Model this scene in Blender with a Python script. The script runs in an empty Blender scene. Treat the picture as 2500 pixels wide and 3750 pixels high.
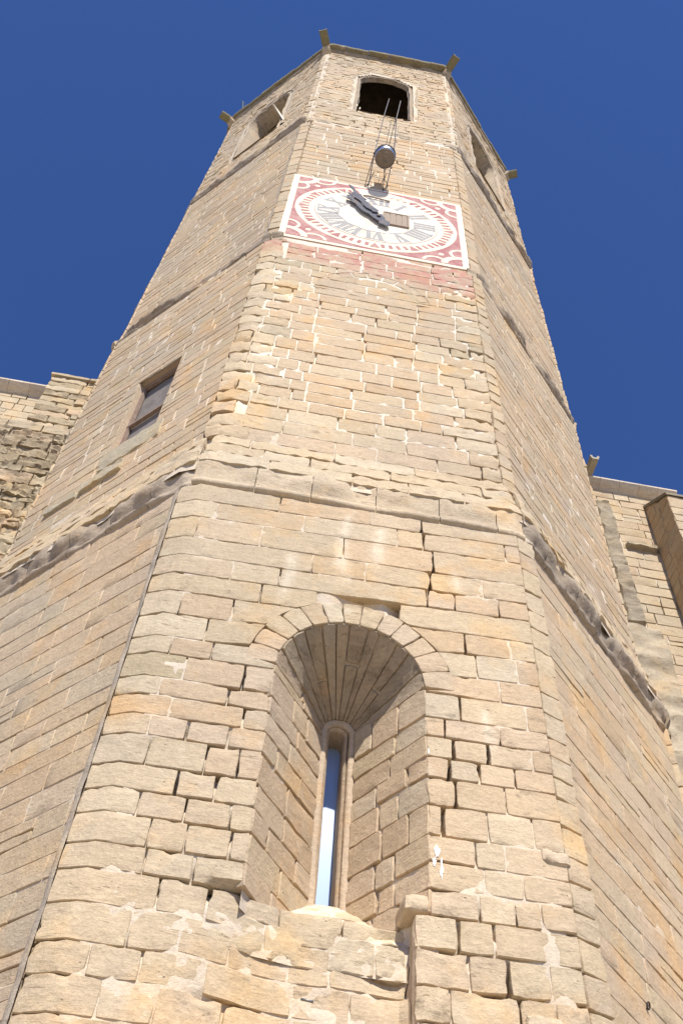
import bpy, math, random
import numpy as np
from mathutils import Matrix, Vector

rnd = random.Random(7)
scene = bpy.context.scene
COL = scene.collection

# ------------------------------------------------------------------ camera
yaw, pitch, roll = 0.1025, 0.9418, 0.0860
cp, sp, cy_, sy_ = math.cos(pitch), math.sin(pitch), math.cos(yaw), math.sin(yaw)
D = Vector((sy_ * cp, cy_ * cp, sp)); R = Vector((cy_, -sy_, 0)); U_ = R.cross(D)
R2 = math.cos(roll) * R + math.sin(roll) * U_
U2 = -math.sin(roll) * R + math.cos(roll) * U_
CAM = Vector((-1.1234, -14.2815, 1.6))
cam = bpy.data.cameras.new("camera"); co = bpy.data.objects.new("camera", cam); COL.objects.link(co)
co.matrix_world = Matrix(((R2.x, U2.x, -D.x, CAM.x), (R2.y, U2.y, -D.y, CAM.y), (R2.z, U2.z, -D.z, CAM.z), (0, 0, 0, 1)))
cam.sensor_fit = 'VERTICAL'; cam.sensor_height = 36.0; cam.sensor_width = 24.0
cam.lens = 3618.34 / 3750 * 36; cam.clip_start = 0.1; cam.clip_end = 3000
scene.camera = co

# ------------------------------------------------------------------ light
SUN_EL, SUN_AZ = math.radians(51), math.radians(3.5)      # azimuth measured from the front of the tower towards its right
world = bpy.data.worlds.new("World"); scene.world = world; world.use_nodes = True
nt = world.node_tree; nt.nodes.clear()
sky = nt.nodes.new('ShaderNodeTexSky'); sky.sky_type = 'NISHITA'; sky.sun_disc = False
sky.sun_elevation = SUN_EL; sky.altitude = 2200; sky.air_density = 1.0; sky.dust_density = 0.0; sky.ozone_density = 6.0
sdir = Vector((math.sin(SUN_AZ) * math.cos(SUN_EL), -math.cos(SUN_AZ) * math.cos(SUN_EL), math.sin(SUN_EL)))
sky.sun_rotation = math.atan2(sdir.x, sdir.y)
bg = nt.nodes.new('ShaderNodeBackground'); bg.inputs[1].default_value = 0.105
wo = nt.nodes.new('ShaderNodeOutputWorld')
tn = nt.nodes.new('ShaderNodeMix'); tn.data_type = 'RGBA'; tn.blend_type = 'MULTIPLY'; tn.inputs[0].default_value = 1.0
tn.inputs[7].default_value = (0.56, 0.70, 1.0, 1)
nt.links.new(sky.outputs[0], tn.inputs[6]); nt.links.new(tn.outputs[2], bg.inputs[0]); nt.links.new(bg.outputs[0], wo.inputs[0])
sl = bpy.data.lights.new("sun", 'SUN'); sl.energy = 4.7; sl.angle = math.radians(0.53); sl.color = (1.0, 0.955, 0.89)
so = bpy.data.objects.new("sun", sl); COL.objects.link(so)
so.rotation_euler = sdir.to_track_quat('Z', 'Y').to_euler(); so.location = (10, -30, 60)
vs = scene.view_settings
vs.view_transform = 'Standard'; vs.look = 'None'; vs.gamma = 1; vs.use_curve_mapping = False; vs.exposure = 0.61
scene.cycles.max_bounces = 6; scene.cycles.diffuse_bounces = 4

# ------------------------------------------------------------------ noise (numpy value noise)
def _h(ix, iy, iz, s):
    n = (ix * 73856093) ^ (iy * 19349663) ^ (iz * 83492791) ^ (s * 2654435761 & 0x7fffffff)
    n = (n ^ (n >> 13)) * 1274126177 & 0x7fffffffffff
    return ((n ^ (n >> 16)) & 0xffff) / 32767.5 - 1.0
def vn(P, f, s=0):
    Q = np.asarray(P, float) * f; I = np.floor(Q).astype(np.int64); F = Q - I; F = F * F * (3 - 2 * F)
    x, y, z = I[..., 0], I[..., 1], I[..., 2]; a, b, c = F[..., 0], F[..., 1], F[..., 2]
    r = 0
    for dx in (0, 1):
        wx = a if dx else 1 - a
        for dy in (0, 1):
            wy = b if dy else 1 - b
            for dz in (0, 1):
                wz = c if dz else 1 - c
                r = r + wx * wy * wz * _h(x + dx, y + dy, z + dz, s)
    return r
def fbm(P, f, s=0, o=3):
    r = 0; a = 1; t = 0
    for i in range(o):
        r = r + a * vn(P, f * 2.03 ** i, s + i * 17); t += a; a *= 0.5
    return r / t * 1.4
def sm(e0, e1, x):
    t = np.clip((x - e0) / (e1 - e0), 0, 1); return t * t * (3 - 2 * t)

# ------------------------------------------------------------------ materials
def newmat(name):
    m = bpy.data.materials.new(name); m.use_nodes = True; n = m.node_tree; n.nodes.clear()
    out = n.nodes.new('ShaderNodeOutputMaterial'); b = n.nodes.new('ShaderNodeBsdfPrincipled')
    n.links.new(b.outputs[0], out.inputs[0]); b.inputs['Roughness'].default_value = 0.9
    return m, n, b
class NB:
    def __init__(s, n): s.n = n; s.l = n.links
    def node(s, t, **k):
        x = s.n.nodes.new(t)
        for a, v in k.items(): setattr(x, a, v)
        return x
    def set(s, sock, v):
        if hasattr(v, 'is_linked') or hasattr(v, 'links'): s.l.new(v, sock)
        else: sock.default_value = v
    def math(s, op, a, b=0.0, c=0.0, clamp=False):
        x = s.node('ShaderNodeMath', operation=op, use_clamp=clamp)
        s.set(x.inputs[0], a); s.set(x.inputs[1], b); s.set(x.inputs[2], c); return x.outputs[0]
    def mix(s, f, a, b, mode='MIX'):
        x = s.node('ShaderNodeMix', data_type='RGBA', blend_type=mode)
        s.set(x.inputs[0], f); s.set(x.inputs[6], a); s.set(x.inputs[7], b); return x.outputs[2]
    def rng(s, v, a, b, c=0.0, d=1.0):
        x = s.node('ShaderNodeMapRange'); s.set(x.inputs[0], v)
        for i, q in enumerate((a, b, c, d)): x.inputs[1 + i].default_value = q
        return x.outputs[0]
    def noise(s, vec, scale, detail=4, rough=0.55, dist=0.0):
        x = s.node('ShaderNodeTexNoise'); s.l.new(vec, x.inputs['Vector']); x.inputs['Scale'].default_value = scale
        x.inputs['Detail'].default_value = detail; x.inputs['Roughness'].default_value = rough; x.inputs['Distortion'].default_value = dist
        return x.outputs[0]
    def scalevec(s, vec, v):
        x = s.node('ShaderNodeVectorMath', operation='MULTIPLY'); s.l.new(vec, x.inputs[0]); x.inputs[1].default_value = v; return x.outputs[0]
    def bump(s, h, strength, dist, normal=None):
        x = s.node('ShaderNodeBump'); x.inputs['Strength'].default_value = strength; x.inputs['Distance'].default_value = dist
        s.l.new(h, x.inputs['Height'])
        if normal: s.l.new(normal, x.inputs['Normal'])
        return x.outputs[0]

def stone_material(name, mortar=False):
    m, n, b = newmat(name); q = NB(n)
    pos = q.node('ShaderNodeNewGeometry').outputs['Position']
    at = q.node('ShaderNodeAttribute', attribute_name='tint'); we = q.node('ShaderNodeAttribute', attribute_name='weather_shade').outputs['Fac']
    col = at.outputs['Color']; red = at.outputs['Alpha']
    strv = q.scalevec(pos, (1.5, 1.5, 8.0))
    big = q.noise(pos, 1.1, 3, 0.6); mid = q.noise(pos, 5.0, 4, 0.6); fine = q.noise(pos, 34.0, 3, 0.7)
    strata = q.noise(strv, 2.4, 6, 0.68, 1.2)
    # warm / pale patches
    warm = q.mix(1.0, col, (1.16, 0.98, 0.72, 1), 'MULTIPLY'); pale = q.mix(1.0, col, (1.10, 1.13, 1.12, 1), 'MULTIPLY')
    c = q.mix(q.rng(big, 0.53, 0.72, 0.0, 0.75), col, warm)
    c = q.mix(q.rng(mid, 0.55, 0.78, 0.0, 0.8), c, pale)
    if not mortar:
        g = q.rng(strata, 0.30, 0.70, 0.87, 1.09)
        c = q.mix(1.0, c, q.node_rgb(g), 'MULTIPLY')
    f = q.rng(fine, 0.25, 0.75, 0.89, 1.09)
    c = q.mix(1.0, c, q.node_rgb(f), 'MULTIPLY')
    huge = q.noise(q.scalevec(pos, (1.0, 1.0, 0.55)), 0.42, 4, 0.6, 0.4)
    c = q.mix(q.rng(huge, 0.40, 0.62, 0.0, 1.0), q.mix(1.0, c, (0.90, 0.905, 0.93, 1), 'MULTIPLY'), q.mix(1.0, c, (1.04, 1.01, 0.99, 1), 'MULTIPLY'))
    # pits
    vor = q.node('ShaderNodeTexVoronoi'); q.l.new(pos, vor.inputs['Vector']); vor.inputs['Scale'].default_value = 9.0
    pit = q.math('MULTIPLY', q.rng(vor.outputs['Distance'], 0.055, 0.12, 1.0, 0.0), q.rng(mid, 0.5, 0.62, 0.0, 1.0))
    c = q.mix(q.math('MULTIPLY', pit, 0.55), c, (0.10, 0.075, 0.05, 1))
    # bedding fissures
    fis = q.noise(q.scalevec(pos, (1.3, 1.3, 11.0)), 2.1, 6, 0.75, 0.8)
    fm = q.math('MULTIPLY', q.rng(fis, 0.605, 0.66, 0.0, 1.0), q.rng(q.noise(pos, 2.3, 3, 0.6), 0.46, 0.60, 0.0, 1.0))
    if not mortar: c = q.mix(q.math('MULTIPLY', fm, 0.62), c, q.mix(1.0, c, (0.40, 0.34, 0.28, 1), 'MULTIPLY'))
    grit = q.noise(pos, 14.0, 5, 0.75)
    c = q.mix(1.0, c, q.node_rgb(q.rng(grit, 0.3, 0.7, 0.88, 1.09)), 'MULTIPLY')
    # grey lichen, soot and painted vault shade: own shape, more of it where the weather attribute is high
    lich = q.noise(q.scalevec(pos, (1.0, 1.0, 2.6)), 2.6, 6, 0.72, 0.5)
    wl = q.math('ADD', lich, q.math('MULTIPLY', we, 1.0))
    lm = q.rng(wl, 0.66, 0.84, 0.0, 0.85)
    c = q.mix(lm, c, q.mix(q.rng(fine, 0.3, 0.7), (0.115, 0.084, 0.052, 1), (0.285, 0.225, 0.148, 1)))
    # pale crust
    crust = q.math('MULTIPLY', q.rng(q.noise(pos, 3.1, 6, 0.7), 0.60, 0.70, 0.0, 0.7), 0.6)
    c = q.mix(crust, c, (0.56, 0.49, 0.36, 1))
    # faded red wash
    rn = q.math('MULTIPLY', red, q.rng(q.noise(pos, 4.5, 5, 0.7), 0.38, 0.62, 0.1, 1.0))
    c = q.mix(q.math('MULTIPLY', rn, 0.8), c, (0.44, 0.175, 0.145, 1))
    q.l.new(c, b.inputs['Base Color'])
    b.inputs['Roughness'].default_value = 0.92; b.inputs['Specular IOR Level'].default_value = 0.2
    h = q.math('ADD', q.math('MULTIPLY', strata, 0.6 if not mortar else 0.2), q.math('MULTIPLY', fine, 0.5))
    h = q.math('ADD', h, q.math('MULTIPLY', mid, 0.8)); h = q.math('SUBTRACT', h, q.math('MULTIPLY', pit, 1.0))
    h = q.math('SUBTRACT', h, q.math('MULTIPLY', fm, 0.9)); h = q.math('ADD', h, q.math('MULTIPLY', grit, 1.3))
    n1 = q.bump(h, 0.5, 0.024)
    q.l.new(n1, b.inputs['Normal'])
    return m
def _node_rgb(s, v):
    x = s.node('ShaderNodeCombineColor'); s.l.new(v, x.inputs[0]); s.l.new(v, x.inputs[1]); s.l.new(v, x.inputs[2]); return x.outputs[0]
NB.node_rgb = _node_rgb

def plain(name, col, rough=0.7, metal=0.0, var=0.15, scale=12.0, bump=0.2, spec=0.4):
    m, n, b = newmat(name); q = NB(n)
    pos = q.node('ShaderNodeNewGeometry').outputs['Position']
    nz = q.noise(pos, scale, 5, 0.65)
    f = q.rng(nz, 0.25, 0.75, 1 - var, 1 + var)
    c = q.mix(1.0, (*col, 1), q.node_rgb(f), 'MULTIPLY')
    q.l.new(c, b.inputs['Base Color']); b.inputs['Roughness'].default_value = rough; b.inputs['Metallic'].default_value = metal
    b.inputs['Specular IOR Level'].default_value = spec
    if bump: q.l.new(q.bump(nz, bump, 0.02), b.inputs['Normal'])
    return m
def paint(name, col, wear=(0.6, 0.5, 0.38), amt=0.35, s1=3.0, th=0.60):
    m, n, b = newmat(name); q = NB(n)
    pos = q.node('ShaderNodeNewGeometry').outputs['Position']
    a = q.noise(pos, s1, 6, 0.7, 0.4); f = q.noise(pos, 30, 3, 0.7)
    c = q.mix(1.0, (*col, 1), q.node_rgb(q.rng(f, 0.2, 0.8, 0.9, 1.08)), 'MULTIPLY')
    c = q.mix(q.rng(a, th - 0.08, th + 0.12, 0.0, amt), c, (*wear, 1))
    q.l.new(c, b.inputs['Base Color']); b.inputs['Roughness'].default_value = 0.9; b.inputs['Specular IOR Level'].default_value = 0.2
    q.l.new(q.bump(q.math('ADD', a, q.math('MULTIPLY', f, 0.3)), 0.4, 0.02), b.inputs['Normal'])
    return m

M_STONE = stone_material("weathered_sandstone"); M_MORTAR = stone_material("lime_mortar", True)
M_CREAM = paint("cream_plaster", (0.74, 0.64, 0.48), (0.74, 0.70, 0.58), 0.4)
M_WHITE = paint("white_plaster", (0.72, 0.665, 0.55), (0.62, 0.48, 0.34), 0.6, 1.4, 0.53)
M_RED = paint("faded_red_paint", (0.36, 0.155, 0.15), (0.54, 0.37, 0.31), 0.6, 2.6, 0.52)
M_GREY = paint("worn_grey_paint", (0.33, 0.315, 0.30), (0.80, 0.77, 0.70), 0.6, 22.0, 0.60)
M_HAND = paint("old_iron_sheet", (0.105, 0.11, 0.135), (0.26, 0.20, 0.14), 0.7, 6.0, 0.56)
M_WOOD = paint("weathered_wood", (0.33, 0.26, 0.20), (0.42, 0.24, 0.10), 0.5, 14.0, 0.6)
M_FRAME = paint("brown_window_wood", (0.24, 0.165, 0.125), (0.33, 0.27, 0.22), 0.6, 10.0, 0.52)
M_IRON = plain("dark_iron", (0.045, 0.035, 0.03), 0.7, 0.3)
M_ROD = plain("grey_steel_rod", (0.22, 0.20, 0.18), 0.5, 0.6)
M_ALU = plain("spun_aluminium", (0.55, 0.56, 0.60), 0.32, 1.0, 0.1, 8.0, 0.05)
M_BLACK = plain("black_housing", (0.012, 0.012, 0.013), 0.5)
M_LENS = plain("dusty_lamp_glass", (0.22, 0.17, 0.12), 0.35, 0.0, 0.2, 10)
M_TWIG = plain("dry_twig", (0.16, 0.17, 0.08), 0.8)
M_DARK = plain("dark_interior_stone", (0.095, 0.07, 0.048), 0.95, 0, 0.45, 3.0, 0.4, 0.1)  # shade of the chamber interior put into a dark base colour
M_DUSTY = paint("dusty_screen", (0.16, 0.14, 0.125), (0.26, 0.23, 0.20), 0.7, 3.0, 0.5)
def pane_mat():
    m, n, b = newmat("blue_glass"); b.inputs['Base Color'].default_value = (0.30, 0.43, 0.68, 1)
    b.inputs['Roughness'].default_value = 0.28; b.inputs['Specular IOR Level'].default_value = 0.9
    b.inputs['Coat Weight'].default_value = 0.6; b.inputs['Coat Roughness'].default_value = 0.05
    return m
M_PANE = pane_mat()

# ------------------------------------------------------------------ object helpers
def link(o, parent=None):
    COL.objects.link(o)
    if parent is not None:
        o.parent = parent; o.matrix_parent_inverse = Matrix.Translation(-parent.location)
    return o
def thing(name, label, cat, loc=(0, 0, 0), group=None):
    o = bpy.data.objects.new(name, None); o.location = loc; o.empty_display_size = 0.2; COL.objects.link(o)
    o['label'] = label; o['category'] = cat
    if group: o['group'] = group
    return o
class MB:
    def __init__(s): s.v = []; s.f = []; s.t = []; s.w = []; s.n = 0
    def add(s, V, F, tint=(0.5, 0.4, 0.3, 0), weather_shade=0.0):
        V = np.asarray(V, float).reshape(-1, 3); k = len(V)
        s.v.append(V); s.f += [tuple(int(i) + s.n for i in q) for q in F]
        T = np.asarray(tint, float); s.t.append(np.broadcast_to(T, (k, 4)) if T.ndim == 1 else T)
        s.w.append(np.broadcast_to(np.asarray(weather_shade, float), (k,))); s.n += k; return s
    def build(s, name, mat, parent=None, smooth=True, kind=None, loc=None):
        me = bpy.data.meshes.new(name); V = np.concatenate(s.v)
        off = Vector(loc) if loc is not None else (parent.matrix_world.translation.copy() if False else Vector((0, 0, 0)))
        me.from_pydata((V - np.array(off)).tolist(), [], s.f)
        a = me.attributes.new('tint', 'FLOAT_COLOR', 'POINT'); a.data.foreach_set('color', np.concatenate(s.t).astype(np.float32).ravel())
        a = me.attributes.new('weather_shade', 'FLOAT', 'POINT'); a.data.foreach_set('value', np.concatenate(s.w).astype(np.float32).ravel())
        me.materials.append(mat)
        if smooth: me.polygons.foreach_set('use_smooth', [True] * len(me.polygons))
        o = bpy.data.objects.new(name, me); o.location = off; link(o, parent)
        if kind: o['kind'] = kind
        return o
def box_vf(lo, hi):
    x0, y0, z0 = lo; x1, y1, z1 = hi
    V = [(x0, y0, z0), (x1, y0, z0), (x1, y1, z0), (x0, y1, z0), (x0, y0, z1), (x1, y0, z1), (x1, y1, z1), (x0, y1, z1)]
    return V, [(0, 3, 2, 1), (4, 5, 6, 7), (0, 1, 5, 4), (1, 2, 6, 5), (2, 3, 7, 6), (3, 0, 4, 7)]
def tube_vf(pts, r, n=8):
    pts = [Vector(p) for p in pts]; V = []; F = []
    for i, p in enumerate(pts):
        d = (pts[min(i + 1, len(pts) - 1)] - pts[max(i - 1, 0)]).normalized()
        a = d.cross(Vector((0.3, 0.9, 0.1))).normalized(); b = d.cross(a)
        rr = r[i] if isinstance(r, (list, tuple)) else r
        for k in range(n):
            t = 2 * math.pi * k / n; V.append(tuple(p + rr * (math.cos(t) * a + math.sin(t) * b)))
    for i in range(len(pts) - 1):
        for k in range(n): F.append((i * n + k, i * n + (k + 1) % n, (i + 1) * n + (k + 1) % n, (i + 1) * n + k))
    F.append(tuple(range(n))); F.append(tuple((len(pts) - 1) * n + k for k in reversed(range(n))))
    return V, F
def lathe_vf(prof, c, n=32, cap0=True, cap1=True):
    V = []; F = []
    for r, z in prof:
        for k in range(n): t = 2 * math.pi * k / n; V.append((c[0] + r * math.cos(t), c[1] + r * math.sin(t), c[2] + z))
    for i in range(len(prof) - 1):
        for k in range(n): F.append((i * n + k, i * n + (k + 1) % n, (i + 1) * n + (k + 1) % n, (i + 1) * n + k))
    if cap0: F.append(tuple(reversed(range(n))))
    if cap1: F.append(tuple((len(prof) - 1) * n + k for k in range(n)))
    return V, F
def simple(name, vf, mat, parent, smooth=False):
    return MB().add(*vf).build(name, mat, parent, smooth)

# ------------------------------------------------------------------ octagon frames
T8 = math.tan(math.pi / 8)
def rot2(x, y, a): return x * math.cos(a) - y * math.sin(a), x * math.sin(a) + y * math.cos(a)
def frame(ang):
    n = np.array([math.sin(ang), -math.cos(ang), 0.0]); t = np.array([math.cos(ang), math.sin(ang), 0.0]); return n, t
ZV = np.array([0, 0, 1.0])
def face_map(k, a, c=0.16, bend=True):
    """(u, z, h) on face k of the octagon of apothem a; past the crease the surface turns 22.5 degrees into the corner facet"""
    ang = k * math.pi / 4; n, t = frame(ang); w = a * T8 - c
    nl, tl = frame(ang - math.pi / 8); nr, tr = frame(ang + math.pi / 8)
    def m(U, Z, H):
        U = np.asarray(U, float)[..., None]; Z = np.asarray(Z, float)[..., None]; H = np.asarray(H, float)[..., None]
        P = n * (a + H) + t * U + ZV * Z
        if bend:
            PR = n * a + t * w + tr * (U - w) + nr * H + ZV * Z
            PL = n * a - t * w + tl * (U + w) + nl * H + ZV * Z
            P = np.where(U > w + 1e-4, PR, np.where(U < -w - 1e-4, PL, P))
        return P
    m.w = w; m.q = 2 * c * math.cos(math.pi / 8); m.n = n; m.t = t
    return m
def facet_map(kh, a, c=0.16):
    ang = kh * math.pi / 4; n, t = frame(ang); w = a * T8 - c
    af = a * math.cos(math.pi / 8) + w * math.sin(math.pi / 8)
    def m(U, Z, H):
        U = np.asarray(U, float)[..., None]; Z = np.asarray(Z, float)[..., None]; H = np.asarray(H, float)[..., None]
        return n * (af + H) + t * U + ZV * Z
    m.q = 2 * c * math.cos(math.pi / 8); m.n = n; return m
def plane_map(Y):
    def m(U, Z, H):
        U = np.asarray(U, float); Z = np.asarray(Z, float); H = np.asarray(H, float)
        return np.stack([U, Y - H, Z + 0 * U], -1)
    m.n = np.array([0, -1.0, 0]); return m

# ------------------------------------------------------------------ stones
PAL = {'pink': (0.515, 0.392, 0.272), 'tan': (0.515, 0.402, 0.275), 'yellow': (0.525, 0.422, 0.285), 'orange': (0.515, 0.380, 0.245),
       'grey': (0.495, 0.402, 0.280), 'pale': (0.550, 0.462, 0.328), 'brown': (0.480, 0.360, 0.246), 'green': (0.42, 0.352, 0.238)}
def pick(ws):
    names = list(ws); r = rnd.random() * sum(ws.values())
    for k in names:
        r -= ws[k]
        if r <= 0: break
    f = 1 + rnd.uniform(-0.05, 0.04); g = rnd.uniform(-0.015, 0.015); c = PAL[k]; c = tuple((0.68 * c[i] + 0.32 * PAL['tan'][i]) * (0.985, 0.985, 0.94)[i] for i in range(3))
    return (c[0] * f, c[1] * f + g * 0.5, c[2] * f + g, 0.0)
MIXW = {'pink': 5, 'tan': 5, 'yellow': 2, 'orange': 0.8, 'grey': 1.2, 'pale': 1, 'brown': 0.5}
MIXQ = {'yellow': 2, 'grey': 3, 'pale': 3, 'tan': 2, 'orange': 0.5, 'green': 1}
def gap(P): return sm(0.16, 0.42, fbm(P * np.array([1, 1, 2.4]), 1.15, 555, 3))
def stone(u0, u1, zb, zt, mp, tint, res=0.12, joint=0.012, proud=0.0, rough=0.01, bev=0.012, skirt=0.10, weather_shade=0.0,
          hoff=None, lim=None, breaks=(), wob=0.010, red=None, chip=0.5, tk=0.0, gapk=1.0):
    """one worn block: zb / zt are (left, right) pairs; returns a record of vertices and faces"""
    if np.isscalar(zb): zb = (zb, zb)
    if np.isscalar(zt): zt = (zt, zt)
    W = max(u1 - u0, 0.05); Hh = max((zt[0] + zt[1] - zb[0] - zb[1]) / 2, 0.03)
    jt = min(joint, W * 0.2, Hh * 0.2)
    nu = max(1, int(round(W / res))); nz = max(1, int(round(Hh / res)))
    ew = min(0.009, W * 0.2) / W; eh = min(0.009, Hh * 0.2) / Hh
    s = np.concatenate([[0], np.linspace(ew, 1 - ew, nu + 1), [1]]); t = np.concatenate([[0], np.linspace(eh, 1 - eh, nz + 1), [1]])
    for bk in breaks:
        if u0 + 0.03 < bk < u1 - 0.03:
            s[1 + np.argmin(abs(s[1:-1] - (bk - u0) / W))] = (bk - u0) / W
    s.sort()
    S, Tt = np.meshgrid(s, t, indexing='ij'); 
    Zb = zb[0] * (1 - S) + zb[1] * S + jt; Zt = zt[0] * (1 - S) + zt[1] * S - jt
    Z = Zb + (Zt - Zb) * Tt
    L = np.full_like(S, u0 + jt); Rr = np.full_like(S, u1 - jt)
    if lim is not None: L, Rr = lim(L, Rr, Z)
    if tk: 
        L = L + tk * (Tt - 0.5)
    U = L + (Rr - L) * S
    Pw = mp(U, Z, np.zeros_like(U))
    sd = rnd.randrange(1 << 20)
    eu = np.minimum(S, 1 - S) * W; ez = np.minimum(Tt, 1 - Tt) * Hh
    Rc = min(0.035, Hh * 0.2); k = np.clip(1 - eu / Rc, 0, 1) * np.clip(1 - ez / Rc, 0, 1)
    U = U + np.where(S < 0.5, 1, -1) * k * Rc * 0.22; Z = Z + np.where(Tt < 0.5, 1, -1) * k * Rc * 0.22
    keep = np.abs(U) * 0 + 1
    U = U + wob * fbm(Pw, 4.5, sd % 97, 2) * keep; Z = Z + wob * fbm(Pw, 4.5, 31 + sd % 89, 2)
    if hoff is niche_off:
        opn = openness(U, Z) * np.clip(0.35 + 1.1 * fbm(Pw, 7.0, 61, 2), 0, 1)
        U = U + np.where(S < 0.5, 1, -1) * np.exp(-eu / 0.05) * opn * 0.017; Z = Z + np.where(Tt < 0.5, 1, -1) * np.exp(-ez / 0.05) * opn * 0.008
    gp = gap(Pw) * (0.35 if hoff is niche_off else 1.0)
    U = U + np.where(S < 0.5, 1, -1) * np.exp(-eu / 0.03) * gp * 0.004
    Z = Z + np.where(Tt < 0.5, 1, -1) * np.exp(-ez / 0.03) * gp * np.clip(0.5 + fbm(Pw, 6.0, 71, 2), 0, 1.2) * np.where(Tt < 0.5, 0.008, 0.012)
    e = np.minimum(eu, ez)
    H = proud + rough * fbm(Pw * np.array([1, 1, 1.6]), 9.0, sd % 1013, 2) - (bev + 0.003) * np.exp(-e / 0.002)
    ch = sm(0.25, 0.7, fbm(Pw, 8.0, 5 + sd % 401, 2)) * np.exp(-e / 0.035) * chip
    H = H - 0.035 * ch; U = U + np.where(S < 0.5, 1, -1) * (eu < 0.02) * ch * 0.012; Z = Z + np.where(Tt < 0.5, 1, -1) * (ez < 0.02) * ch * 0.012
    if hoff is not None: H = H + hoff(U, Z)
    if breaks:
        for bk in breaks:
            U = np.where(np.abs(S * W + u0 - bk) < 1e-6 + 0.01, bk, U)
    A, B = S.shape
    V = mp(U, Z, H).reshape(-1, 3); idx = np.arange(A * B).reshape(A, B)
    F = [(idx[i, j], idx[i + 1, j], idx[i + 1, j + 1], idx[i, j + 1]) for i in range(A - 1) for j in range(B - 1)]
    loop = [(i, 0) for i in range(A - 1)] + [(A - 1, j) for j in range(B - 1)] + [(i, B - 1) for i in range(A - 1, 0, -1)] + [(0, j) for j in range(B - 1, 0, -1)]
    li = [idx[p] for p in loop]; base = A * B
    Us = np.array([U[p] for p in loop]); Zs = np.array([Z[p] for p in loop]); Hs = np.array([H[p] for p in loop])
    V2 = mp(Us, Zs, np.minimum(Hs - 0.02, -skirt + (hoff(Us, Zs) if hoff is not None else 0))).reshape(-1, 3); m = len(loop)
    F += [(li[(i + 1) % m], li[i], base + i, base + (i + 1) % m) for i in range(m)]
    V = np.concatenate([V, V2]); TI = np.tile(np.array(tint, float), (len(V), 1))
    if hoff is niche_off:
        uu = np.concatenate([U.ravel(), Us]); zz = np.concatenate([Z.ravel(), Zs]); m_ = np.zeros(len(uu))
        for su, z0_, z1_, wd in ((-0.20, 11.6, 12.98, .055), (-0.90, 11.1, 11.9, .05), (0.30, 12.0, 12.8, .07), (1.60, 9.0, 9.6, .05), (1.35, 11.7, 12.1, .05)):
            m_ = np.maximum(m_, np.exp(-((uu - su - .03 * np.sin(zz * 5)) / (wd * (1 + .6 * (z1_ - zz)))) ** 2) * sm(z0_ - .3, z0_ + .3, zz) * (1 - sm(z1_ - .05, z1_ + .05, zz)))
        TI[:, :3] = TI[:, :3] * (1 - 0.75 * m_[:, None]) + np.array([0.68, 0.59, 0.44]) * 0.75 * m_[:, None]
    if red is not None:
        uu = np.concatenate([U.ravel(), Us]); zz = np.concatenate([Z.ravel(), Zs]); TI[:, 3] = red(uu, zz)
    wv = weather_shade(np.concatenate([U.ravel(), Us]), np.concatenate([Z.ravel(), Zs])) if callable(weather_shade) else weather_shade
    return dict(V=V, F=F, t=TI, w=wv)

_R2 = np.array(R2); _U2 = np.array(U2); _D = np.array(D); _C = np.array(CAM)
def screen_area(V):
    q = V - _C; d = q @ _D
    if (d < 0.1).any(): return 0
    x = 1250 + 3618 * (q @ _R2) / d; y = 1875 - 3618 * (q @ _U2) / d
    x = np.clip(x, 0, 2500); y = np.clip(y, 0, 3750)
    return (x.max() - x.min()) * (y.max() - y.min())
class Masonry:
    """collects blocks of one thing; the 300 of each kind that show largest become parts, the rest one mass"""
    def __init__(s, parent): s.rec = {}; s.parent = parent
    def put(s, name, r): s.rec.setdefault(name, []).append(r)
    def finish(s, mass='small_stones'):
        rest = MB(); nrest = 0
        for name, L in s.rec.items():
            for r in L: r['a'] = screen_area(r['V']) if facing(r['V']) else 0
            L.sort(key=lambda r: -r['a'])
            for i, r in enumerate(L):
                if i < 300 and r['a'] > 260:
                    MB().add(r['V'], r['F'], r['t'], r['w']).build(name, M_STONE, s.parent, smooth=True)
                else: rest.add(r['V'], r['F'], r['t'], r['w']); nrest += 1
        if nrest: rest.build(mass, M_STONE, s.parent, smooth=True, kind='stuff')
def facing(V): return True

# smooth shading with hard skirts: mark by angle
def finish_smooth():
    pass

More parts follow.
